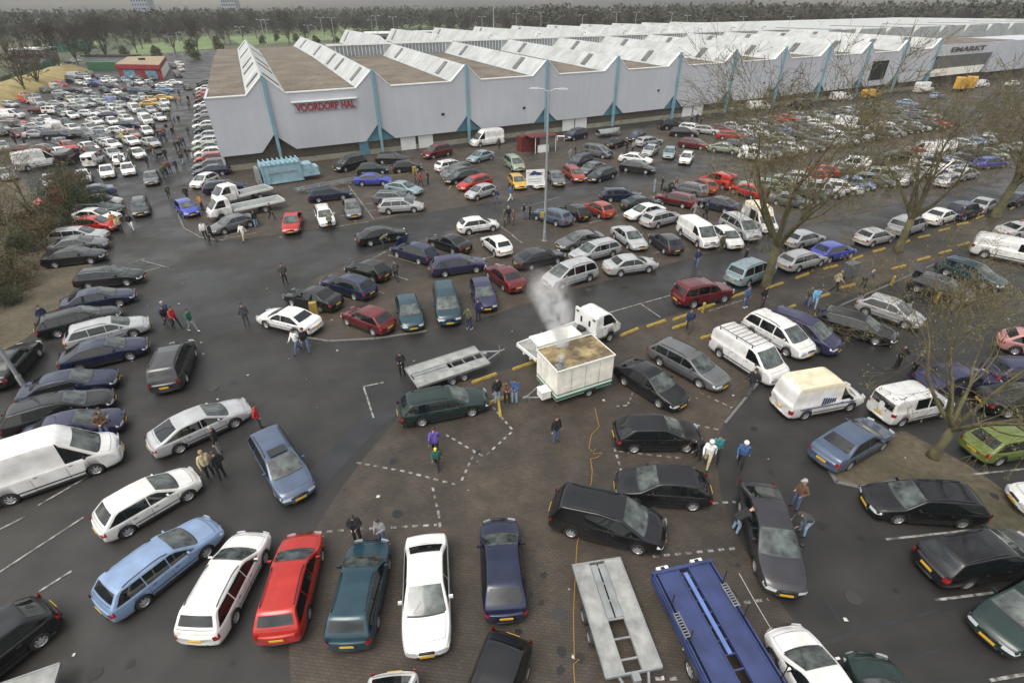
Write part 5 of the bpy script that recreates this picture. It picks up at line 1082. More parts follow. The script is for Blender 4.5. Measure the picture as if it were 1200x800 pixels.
# far buildings
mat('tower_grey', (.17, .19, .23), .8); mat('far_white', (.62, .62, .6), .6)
for a, w_, ytop, d_, lb in ((160, 30, -16, 1300, 'hazy high rise block on the skyline behind the red hut'), (265, 26, -14, 1250, 'narrower hazy high rise above the hall corner')):
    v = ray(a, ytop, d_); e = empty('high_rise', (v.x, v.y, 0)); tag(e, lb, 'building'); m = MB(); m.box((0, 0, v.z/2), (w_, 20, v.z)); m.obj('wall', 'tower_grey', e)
    m = MB(); [m.box((-w_/2+3+i*(w_-6)/5, -10.06, v.z*(j+.5)/9), (2.4, .1, v.z/9*.45)) for i in range(6) for j in range(9)]; m.obj('window', 'glass', e)
for a, b, d_, w_, lb in ((480, 34, 420, 60, 'long low white shed beyond the playing fields'), (436, 33, 400, 30, 'short low white shed beyond the field trees'), (625, 12, 700, 34, 'pale office block standing in the far wood'), (36, 52, 330, 12, 'flat white canopy beside the tennis courts')):
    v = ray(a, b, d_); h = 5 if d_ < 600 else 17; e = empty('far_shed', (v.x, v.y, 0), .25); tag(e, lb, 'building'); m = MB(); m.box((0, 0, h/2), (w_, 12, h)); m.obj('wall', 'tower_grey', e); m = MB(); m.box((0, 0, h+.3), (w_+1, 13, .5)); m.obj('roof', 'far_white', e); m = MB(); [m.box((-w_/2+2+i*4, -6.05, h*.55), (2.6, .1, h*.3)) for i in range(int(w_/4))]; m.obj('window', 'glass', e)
mat('digger_yellow', (.50, .27, .03), .5)
for i, q in enumerate(((1122, 106), (1134, 105))):
    e = empty('yellow_truck', at(*q), .9-.0*i); tag(e, ['yellow truck parked under the entrance canopy', 'second yellow truck beside the entrance canopy'][i], 'truck'); m = MB(); m.box((1.6, 0, 1.7), (2, 2.3, 2.4), taper=.85); m.obj('cab', 'digger_yellow', e); m = MB(); m.box((-1.8, 0, 1.9), (4.4, 2.3, 2.4)); m.obj('body', 'digger_yellow', e); m = MB(); m.box((2.45, 0, 2.2), (.35, 1.9, .8), taper=.9); m.obj('windscreen', 'glass', e)
    for x in (1.6, -2.2):
        for sg in (1, -1): t, r_ = wheel_mb(.48, sg); MB().join(t, (x, sg*1.05, .48)).obj('wheel', 'tyre', e, True)
g = at(993, 325); m = MB(); m.box((0, 0, .75), (1.1, .6, 1.0)); m.box((0, 0, 1.27), (1.15, .65, .05)); [m.tube([(x, y-.04, .12), (x, y+.04, .12)], .12, n=8) for x in (-.4, .4) for y in (-.25, .25)]; o = m.obj('wheeled_bin', [mat('bin_grey', (.10, .11, .12), .5)]); o.location = g; o.rotation_euler = (0, 0, .4); tag(o, 'dark grey wheeled bin pushed over the muddy strip', 'bin')
# ---------------------------------------------------------------- vehicles: type colour nose_x nose_y tail_x tail_y where
NEAR = """
V w 139 522 -26 578|parked nose out at the photo edge, largest van
h w 225 557 117 618|parked between the white high roof van and the light blue estate car
e lb 249 613 119 712|with a silver sheen, parked beside the other white estate car
e w 293 632 232 745|parked between the light blue and the red estate cars
e r 355 633 325 745|parked between the white and the teal estate cars
e t 434 640 407 755|with two people leaning over its bonnet
s w 500 760 500 630|facing the camera between the teal estate car and the navy hatchback
h n 585 613 593 719|parked alone on the brick paving right of the white saloon
h k 562 860 600 748|cut by the bottom edge below the navy hatchback
h w 452 900 462 794|cut by the bottom edge below the white saloon
h k -46 790 57 712|cut by the lower left edge beside a painted bay line
f s 286 474 178 522|driving across the lane towards the red jacketed man
m ch 211 408 193 452|with dark roof bars, driving away up the wide lane
e st 350 577 304 500|with a dark sunroof, standing in front of the red jacketed man
e dg 568 464 469 483|parked beside the long grey trailer and the food trailer
f n 168 402 73 424|in the hedge row next to the silver estate car
s n 133 440 24 464|in the hedge row between two long dark cars
e k 128 464 5 498|longest of the hedge row beside the lamp post foot
s v 142 488 25 518|with a man sitting on its bonnet beside the white high roof van
e s 172 376 77 400|in the hedge row behind the navy fastback
e k 137 363 62 382|with a dull black roof in the hedge row
s n 159 342 67 360|with chrome window trim, near the head of the hedge row
e k 164 321 92 328|at the head of the near hedge row
s k 123 296 49 305|nearest of the row beside the shrubs
s g 128 282 54 292|between the black saloon and the silver estate beside the shrubs
e s 125 273 58 279|pale, in the row behind the dark saloons by the shrubs
h r 135 263 78 264|only one of its colour in the row by the shrubs
s w 137 253 73 254|right behind the red hatchback by the shrubs
e dg 142 244 80 247|between two pale cars in the row by the shrubs
h s 141 235 83 239|with an open bonnet in the row by the shrubs
s st 80 229 135 221|last of the row by the shrubs, facing the verge
s k 37 398 -10 450|standing nose up beside the verge with chrome window trim
s s 60 216 60 197|facing the camera beside the white box van
s w 98 211 97 192|at the front of the far lot, nearest to the box van
s w 126 205 124 187|middle one of three at the front of the far lot
s w 151 202 147 184|at the front of the far lot, closest to the access road
V w 66 188 18 196|with its rear doors towards the shrubs
k w 122 180 104 192|behind the front row of the far lot
p k 96 175 74 190|parked between the white box van and the small white van
s w 143 177 140 190|facing away behind the front row of the far lot
h r 42 238 68 232|with a white roof stripe, half hidden by the shrubs beside the ramp
e ch 164 249 165 228|driving towards the camera down the left lane
s g 177 213 180 196|following on the access road towards the camera
h b 225 249 206 234|standing at the tip of the hall paving
s r 340 269 347 245|facing the camera beside the pale estate car near the compactor
e w 384 261 372 234|with a man leaning over its bonnet in front of the compactor
s g 415 251 407 230|facing the camera beside the long white bay line
e n 411 225 360 231|parked crosswise behind the white estate car with the leaning man
f b 458 210 416 211|parked beside the pale blue fastback near the compactor
f pb 491 223 443 216|parked behind the two dark and silver estate cars
e g 485 233 440 232|parked close behind the silver estate car by the bay line
e s 496 240 443 243|parked at the bay line nearest the lane before the hall
m k 394 197 431 188|parked alone by the teal hall door
e k 479 186 440 186|parked by the second pillar with pale side windows
h k 494 194 459 197|parked beside the yellow sandwich board near the hall doors
h dg 453 197 424 199|half hidden behind the bright blue fastback
m m 498 182 535 174|parked in front of the white hall doors
e w 544 191 513 197|first of the tight row before the hall doors
e g 521 204 557 193|second of the tight row, between the white and black estates
h g 522 207 560 198|third of the tight row before the hall doors
e k 523 211 566 203|fourth of the tight row, beside the red estate
e r 539 219 581 208|between the black estate and the silver hatchback
h s 549 229 595 216|with a dark side, end of the tight row near the walking men
V w 553 168 600 162|parked against the hall wall by the third pillar
s pb 551 187 587 177|parked in front of the white high roof van by the hall
m pg 609 197 586 180|parked beside the pale blue saloon before the hall
h y 611 218 594 201|parked between the pale green carrier and a white hatchback
h w 633 217 614 197|parked next to the yellow hatchback behind the information board
s g 656 214 640 196|parked right behind the middle lamp post
e o 680 209 655 191|parked beside the grey saloon near the middle lamp post
m n 669 194 701 182|beside the orange red estate in the row before the hall
s g 682 201 716 190|between two dark cars in the row before the hall
e k 692 209 730 197|nearest the lane in the row before the hall
f w 764 188 726 184|swoopy, in the row before the hall
f k 765 198 729 194|parked tight against the white fastback
m g 716 181 681 175|behind the navy carrier in the row before the hall
m n 664 161 695 154|by the hall wall next to the covered boat
f k 735 163 713 170|by the covered boat near the hall
s n 739 162 759 153|between the black fastback and the silver estate near the hall
e s 779 163 748 168|parked behind the silver saloon near the hall
s s 757 180 777 166|facing the lane beside the pale blue carrier near the hall
h pb 783 183 790 166|facing the camera beside the white hatchback near the hall
h w 802 189 812 174|facing the camera at the end of the row before the hall
e m 829 171 798 167|under the branches beside the white end hatchback
e k 822 156 785 155|behind the silver row near the hall doors with people
x k 798 146 773 148|against the hall wall near the group of people
e w 826 152 803 149|with tinted windows close to the hall doors with people
e st 633 249 667 259|first in the island row beside the middle lamp post
h k 661 242 686 254|with light roof, between the blue grey estate and the red hatchback
h o 684 237 715 251|short and tall, in the island row behind the lamp post
e n 746 228 704 229|behind the red short hatchback on the island
s dg 772 236 731 240|behind the white saloon on the island
s w 736 252 781 243|with a pale blue windscreen on the island
e s 803 249 756 261|between the white saloon and the white delivery van
e m 771 229 813 238|next to the two men chatting on the island
e g 786 217 818 224|with its tailgate to the camera behind the maroon estate
h o 812 213 836 223|beside the grey estate under the branches
k r 830 210 858 217|bright, under the branches of the tall bare tree
h r 860 219 884 226|in the shade of the tall bare tree behind the small red van
f n 818 234 864 244|with a pale roof behind the white vans on the island
p w 834 286 790 257|parked between the black soft top and a white hatchback
h ch 761 270 793 293|with a grey soft roof on the island edge
h w 864 287 828 261|beside the white delivery van with a man at its bonnet
m s 884 277 841 252|parked between the white hatchback and the open old van
o w 903 268 867 243|with its side door open behind the tall tree trunk
s g 656 286 711 276|behind the pale estate on the island edge
s s 751 288 711 259|beside the grey saloon on the island, facing the lane
e s 673 300 729 286|with roof rails, in the middle of the silver trio
s s 767 306 709 314|closest to the lane, tail towards the steam
m s 638 331 697 314|closest to the rising steam
f ch 664 294 605 308|left of the middle lamp foot with its tail to the steam
s m 577 312 607 336|half veiled by the steam
x m 853 339 792 350|driving along the lane towards the tall bare tree
m pb 900 312 859 327|on the lane beside the tall tree trunk
h w 587 260 538 267|parked above the other white hatchback at the island tip
h w 567 275 593 295|tail to the camera, at the island tip near the chatting men
s k 510 279 547 291|between the navy estate and the white hatchback pair
e v 569 306 503 315|parked above the teal carrier on the island
e n 458 287 508 302|with its bonnet raised
f k 476 270 416 281|beside the car with the raised bonnet
h k 399 308 452 322|smallest of the black trio at the island tip
e n 372 324 434 342|between the black hatchback and the black saloon
s k 331 341 395 355|between the white saloon and the navy estate
h m 391 358 455 382|at the kerb of the island
s w 308 367 371 382|at the rounded tip of the island beside the yellow board
h t 484 380 472 338|facing the camera on the island below the black trio
m t 527 374 516 321|facing the camera between the teal hatchback and the violet hatchback
h v 571 358 556 315|facing the camera with two men at its nose
f k 798 470 730 428|between the food trailer and the grey estate car
e g 848 448 767 405|between the black fastback and the white rack van
h k 816 507 722 508|parked alone across the dashed bay line
h k 726 566 829 573|facing the food trailer side between two black cars
m k 776 625 648 594|with its nose towards the blue trailer
f ch 921 686 887 571|with three people around it
p w 913 441 844 398|with a black roof rack on top
m w 948 412 889 380|parked between the rack van and the violet carrier
m v 980 406 910 378|parked beside the two white vans on the right
e k 1040 392 958 370|half hidden by cut branches
h s 1082 377 1006 352|with an open driver door on the muddy ground
h ch 1136 347 1070 328|with its boot lid open beside the teal estate
e t 1177 333 1108 310|near the cut branches
p w 1225 305 1140 288|long and low windowed at the right photo edge
s s 1222 268 1172 272|behind the long white van at the right edge
o w 1001 458 913 474|with a cream roof and a blue striped logo
k w 1105 466 1028 482|with dark tailgate window under the low tree
s st 1024 503 965 536|tail lights to the camera on the tree island
h gr 1222 512 1138 525|tall, at the right edge behind the low tree
e k 1019 584 1146 592|black roof facing the people crossing
e k 1210 640 1089 662|with silver roof rails at the right edge
s dg 1163 742 1238 695|facing the camera at the lower right edge
h w 919 738 988 850|beside the blue transporter at the bottom edge
h dg 1017 772 1054 850|cut by the bottom edge beside the empty lane
s w 1194 582 1270 590|just entering the right edge
e s 964 298 915 311|first in the roadside row behind the tall tree
h s 971 273 925 284|behind the roadside row near the tall tree
h b 1004 289 957 299|in the roadside row
h s 1051 271 1008 281|in the roadside row before the second bare tree
m s 1092 255 1048 270|behind the second bare tree in the roadside row
s w 1122 247 1088 258|in the roadside row beyond the second bare tree
x n 1152 241 1116 252|in the roadside row beside the silver saloon
s s 1170 232 1142 245|in the roadside row before the third bare tree
h n 1208 226 1182 236|beyond the thick leaning tree
s v 1160 440 1100 447|under the outer branches on the right
e v 1225 440 1160 436|long, under the outer branches at the right edge
h pk 1215 405 1172 396|at the right edge behind the low tree crown
s k 1225 470 1150 468|dark, under the crown of the low tree
"""
WORD = {k: TYPES[v].word for k, v in KEY.items()}
def car_label(ty, col, s): return f"{COL[col][1]} {WORD[ty]} {s}"
CARPOS = []
for ln in NEAR.strip().split('\n'):
    a, s = ln.split('|'); ty, col, *n = a.split(); n = list(map(float, n)); o = car(ty, col, *n, label=car_label(ty, col, s)); CARPOS.append((o.location.x, o.location.y))
    if 'bonnet raised' in s:
        S = TYPES['estate_car']; b = MB(); b.box((0, 0, 0), (.95, 1.35, .03)); q = b.obj('raised_bonnet', 'paint', o); q.color = (.03, .05, .16, 1); q.location = (1.35, 0, 1.38); q.rotation_euler = (0, math.radians(62-0), 0); b = MB(); b.box((1.75, 0, .80), (.75, 1.2, .04)); b.obj('engine_bay', 'dark', o)
    if 'boot lid open' in s: b = MB(); b.box((0, 0, 0), (.7, 1.2, .03)); q = b.obj('boot_lid', 'paint', o); q.color = (.05, .05, .06, 1); q.location = (-1.75, 0, 1.62); q.rotation_euler = (0, math.radians(12), 0); b = MB(); b.box((-1.75, 0, 1.18), (.35, 1.05, .3)); b.obj('boot_opening', 'dark', o)
    if 'driver door' in s: b = MB(); b.box((.55, 1.25, .72), (.9, .05, .75), 0, .9); b.box((.55, 1.22, 1.15), (.6, .03, .35), 1, .9); q = b.obj('open_door', ['paint', 'glass'], o); q.color = (.4, .41, .42, 1)
    if 'side door open' in s: b = MB(); b.box((.1, -.905, 1.2), (1.0, .02, 1.2)); b.obj('door_opening', 'dark', o); b = MB(); b.box((-.9, -.97, 1.15), (1.0, .05, 1.35)); q = b.obj('sliding_door', 'paint', o); q.color = (.7, .7, .68, 1)
    if 'roof rack' in s:
        b = MB()
        for y in (-.72, .72): b.tube([(-2.1, y, 2.02), (.7, y, 2.02)], .025, n=5)
        for i in range(9): b.tube([(-2.1+i*.35, -.72, 2.04), (-2.1+i*.35, .72, 2.04)], .02, n=5); 
        for x in (-1.9, -.6, .6): b.box((x, -.74, 1.92), (.05, .04, .2)); b.box((x, .74, 1.92), (.05, .04, .2))
        b.obj('roof_rack', 'trim', o)
    if 'striped logo' in s:
        b = MB(); [b.box((-.55+i*.14, -.90, 1.15), (.08, .02, .5-.05*i)) for i in range(6)]; b.box((-.2, -.90, .82), (3.2, .02, .05)); b.obj('stripe_emblem', 'blue_steel', o)
    if 'sunroof' in s: b = MB(); b.box((.15, 0, 1.435), (.5, .8, .02)); b.obj('sunroof', 'glass', o)
    if 'green' in s and ty == 'z': pass
# far lot behind the hedge: pixel centres, colour, type, heading (d towards camera, u away, r / l sideways, g slanted)
A = """440,285 p w d;490,262 p r d;575,302 e k r;625,243 h w d;560,232 h k r;600,188 p s r;650,195 m s l;712,180 p k d;735,238 h b r;755,258 s n r;875,272 e n r;915,318 h w d;815,228 h w d;880,222 s w d;975,222 h lb d;1010,252 h g d;1090,243 h w d;1165,243 h w d;1080,303 f st r;1160,322 e dg r;1055,372 e s d;1130,402 e k d;1180,372 s y d;1060,452 p w d;1180,458 s s d;215,382 p r d;300,402 p s d;310,460 h m r;430,468 x w r;450,408 s s r;555,375 e c g;640,370 s s d;745,372 h s d;810,397 h s d;860,358 s s d;885,402 p b d;882,437 h w d;665,412 s s r;600,425 s s r;940,466 e s d;812,468 s s d;622,452 s dg d;700,487 h w r;555,500 e w d;355,530 s w d;285,590 s s r;90,500 p w r;28,485 x r d;115,590 x k r;420,592 p w u;350,645 e n r;450,655 e n r;570,602 s w d;705,597 s s d;880,545 h w d;990,528 h w d;1000,572 s n r;1145,540 p w d;745,545 s w d;870,500 s n r;820,615 f s r;930,622 s w r;720,682 s dg d;795,650 h g d;880,668 s g d;1035,650 h pk d;1030,702 h w d;870,725 s w d;700,748 s w d;540,742 s r d;215,768 s m r;360,768 s br r;25,745 s s g;10,600 s s d;1365,242 s w r;1285,262 s w r;1290,295 s lb r;1280,362 s y r;1288,400 h w d;1280,442 s s d;1180,408 s y r;1247,515 s w d;1390,185 p k d;1245,330 s dg r;510,645 s k r;640,640 s g r;1150,622 h w d"""
dxy = dict(d=(0.02, -1), u=(0, 1), r=(1, .12), l=(-1, 0), g=(.7, -.7))
FL_ = []
for q in A.split(';'):
    a, ty, col, h = q.strip().split(); x, y = map(float, a.split(',')); FL_.append((x/6.667, 60+y/6.667+1, ty, col, h))
FL_ += [(211, 76, 'p', 'w', 'd'), (203, 78, 'p', 'g', 'd'), (212, 82, 'm', 'c', 'd'), (220, 103, 'h', 'k', 'd'), (46, 158, 's', 's', 'r'), (125, 168, 's', 's', 'd'), (8, 205, 's', 's', 'g'), (72, 110, 'h', 's', 'r'), (17, 145, 's', 'r', 'r')]
rows = {}
for f in FL_: rows.setdefault(int((f[1]-70)//9), []).append(f)
for rk in sorted(rows):
    for i, (x, y, ty, col, h) in enumerate(sorted(rows[rk])):
        p = at(x, y+.5, .4)
        if h in 'du':
            r_ = Vector((p.x, p.y, 0)).normalized(); ang = math.atan2(-r_.y, -r_.x)+(PI if h == 'u' else 0)+random.uniform(-.12, .12)+.25
        else: ang = math.atan2(*dxy[h][::-1])+random.uniform(-.1, .1)
        car_w(ty, col, p.x, p.y, ang, f"{COL[col][1]} {WORD[ty]}, {ORD[i]} from the hedge in the {ORD[rk]} line below the red hut", 'vehicles crowded into the far lot')
# gaps of the far lot
rnd = random.Random(21); FP = [at(x, y+.5, .4) for x, y, *_ in FL_]; n_ = 0
for y in (92, 99, 106, 114, 123, 133, 144, 156, 168, 180):
    for x in range(2, 196, 5):
        q = at(x+rnd.uniform(-1, 1), y+rnd.uniform(-1.5, 1.5), .4)
        if x > 190-(y-92)*.10 or x < 80-(y-92)*2.2 or (y > 165 and x < 70) or n_ > 45: continue
        if min((q-p).length for p in FP) < 3.6: continue
        FP.append(q); c = rnd.choice('s s w g k n s dg m w'.split()); ty = rnd.choice('hhse')
        car_w(ty, c, q.x, q.y, math.atan2(-q.y, -q.x)+.25+rnd.uniform(-.15, .15), f"{COL[c][1]} {WORD[ty]}, {ORD[n_]} of those squeezed into gaps of the far lot", 'cars squeezed into gaps of the far lot'); n_ += 1
# row against the end wall of the hall
cols = 'k k w pk r k w g s g w dg s w pg w o g n'.split()
for i, c in enumerate(cols):
    t = i/(len(cols)-1); y = 97+(200-97)*t**1.25; x = 238+(243-238)*t-3*math.sin(PI*t); tail = at(x+12+8*t, y-2-1*t, .6); p = at(x, y, .6)
    ang = math.radians(200)-.0; car_w('hesh'[i % 4], c, p.x+.6, p.y, ang, f"{COL[c][1]} {WORD['hesh'[i % 4]]}, {ORD[i]} from the far end along the hall end wall", 'cars nosed in along the hall end wall')
car('h', 'w', 228, 217, 251, 207, label='white hatchback behind the navy estate near the flatbed trucks'); car('e', 'n', 287, 217, 239, 222, label='navy blue estate car parked crosswise behind the flatbed trucks'); car('s', 'g', 247, 269, 294, 256, label='dark grey saloon with people gathered around it before the flatbed truck')
# rows behind the bare trees (facade frame)
def UV(u, v): q = uvw(u, 0, 0); return HX+u*hc-v*hs_, HY+u*hs_+v*hc
rnd = random.Random(12); palette = 's s w w s g k k n pg st r dg lb dg g s k m ch'.split()
k_ = 0
for ri, (v, u0, u1, off, nm) in enumerate([(-14, 62, 128, -60, 'nearest the hall'), (-19.5, 60, 122, -60, 'second from the hall'), (-25, 60, 116, -60, 'third from the hall'), (-30.5, 60, 108, -60, 'by the shaded lane'), (-41, 49, 104, 125, 'across the shaded lane'), (-46.5, 47, 98, -55, 'behind the roadside cars')]):
    u = u0; i = 0
    while u < u1:
        x, y = UV(u, v+rnd.uniform(-.4, .4)); u += rnd.uniform(2.75, 3.25)
        if rnd.random() < .07: u += 2; continue
        if any((x-a)**2+(y-b)**2 < 5.6 for a, b in CARPOS): continue
        ty = rnd.choice('hhssefmhes' if rnd.random() < .93 else 'pVkx'); c = rnd.choice(palette); c = 'w' if ty in 'pVk' else c
        if i in (3, 4, 9) and ri == 4: c, ty = 'r', 'h'
        car_w(ty, c, x, y, HT+math.radians(off)+rnd.uniform(-.08, .08), f"{COL[c][1]} {WORD[ty]}, {ORD[i]} in the row {nm} behind the bare trees", 'cars in rows behind the bare trees'); i += 1
for i, (x, y, c, ty) in enumerate([(1098, 113, 'lb', 'h'), (1148, 100, 'w', 'p'), (1186, 99, 'w', 'h'), (1010, 108, 'c', 'p'), (1020, 112, 'y', 'p'), (865, 128, 'pb', 'e'), (888, 126, 'w', 'p'), (940, 124, 'n', 'p'), (985, 115, 'w', 'p'), (1082, 106, 'w', 'V'), (1085, 190, 'w', 'm'), (1160, 192, 'b', 'e'), (1130, 205, 's', 'h'), (1115, 195, 'w', 'h'), (1110, 212, 's', 'e'), (1060, 210, 's', 'e')]):
    p = at(x, y, .5); 
    if min((p.x-a)**2+(p.y-b)**2 for a, b in CARPOS) < 4: continue
    car_w(ty, c, p.x, p.y, HT+rnd.uniform(-.3, .3), f"{COL[c][1]} {WORD[ty]}, {ORD[i]} of the loose cars between hall front and bare trees")
# far cars parked behind the hall roof edge
for i in range(9):
    v = ray(297+i*4.2, 60, 232+rnd.uniform(-3, 3)); c = rnd.choice('wsksg'); car_w(rnd.choice('hsem'), c, v.x, v.y, rnd.uniform(1.2, 1.9), f"{COL[c][1]} car, {ORD[i]} of those glimpsed beyond the flat hall roof")
for i, (x, y) in enumerate([(20, 80), (34, 76), (55, 82), (66, 79), (83, 75), (90, 73)]):
    p = at(x, y); c = 'skwwks'[i]; car_w('h', c, p.x, p.y, rnd.uniform(0, .6), f"{COL[c][1]} hatchback, {ORD[i]} of the cars behind the straw bank")
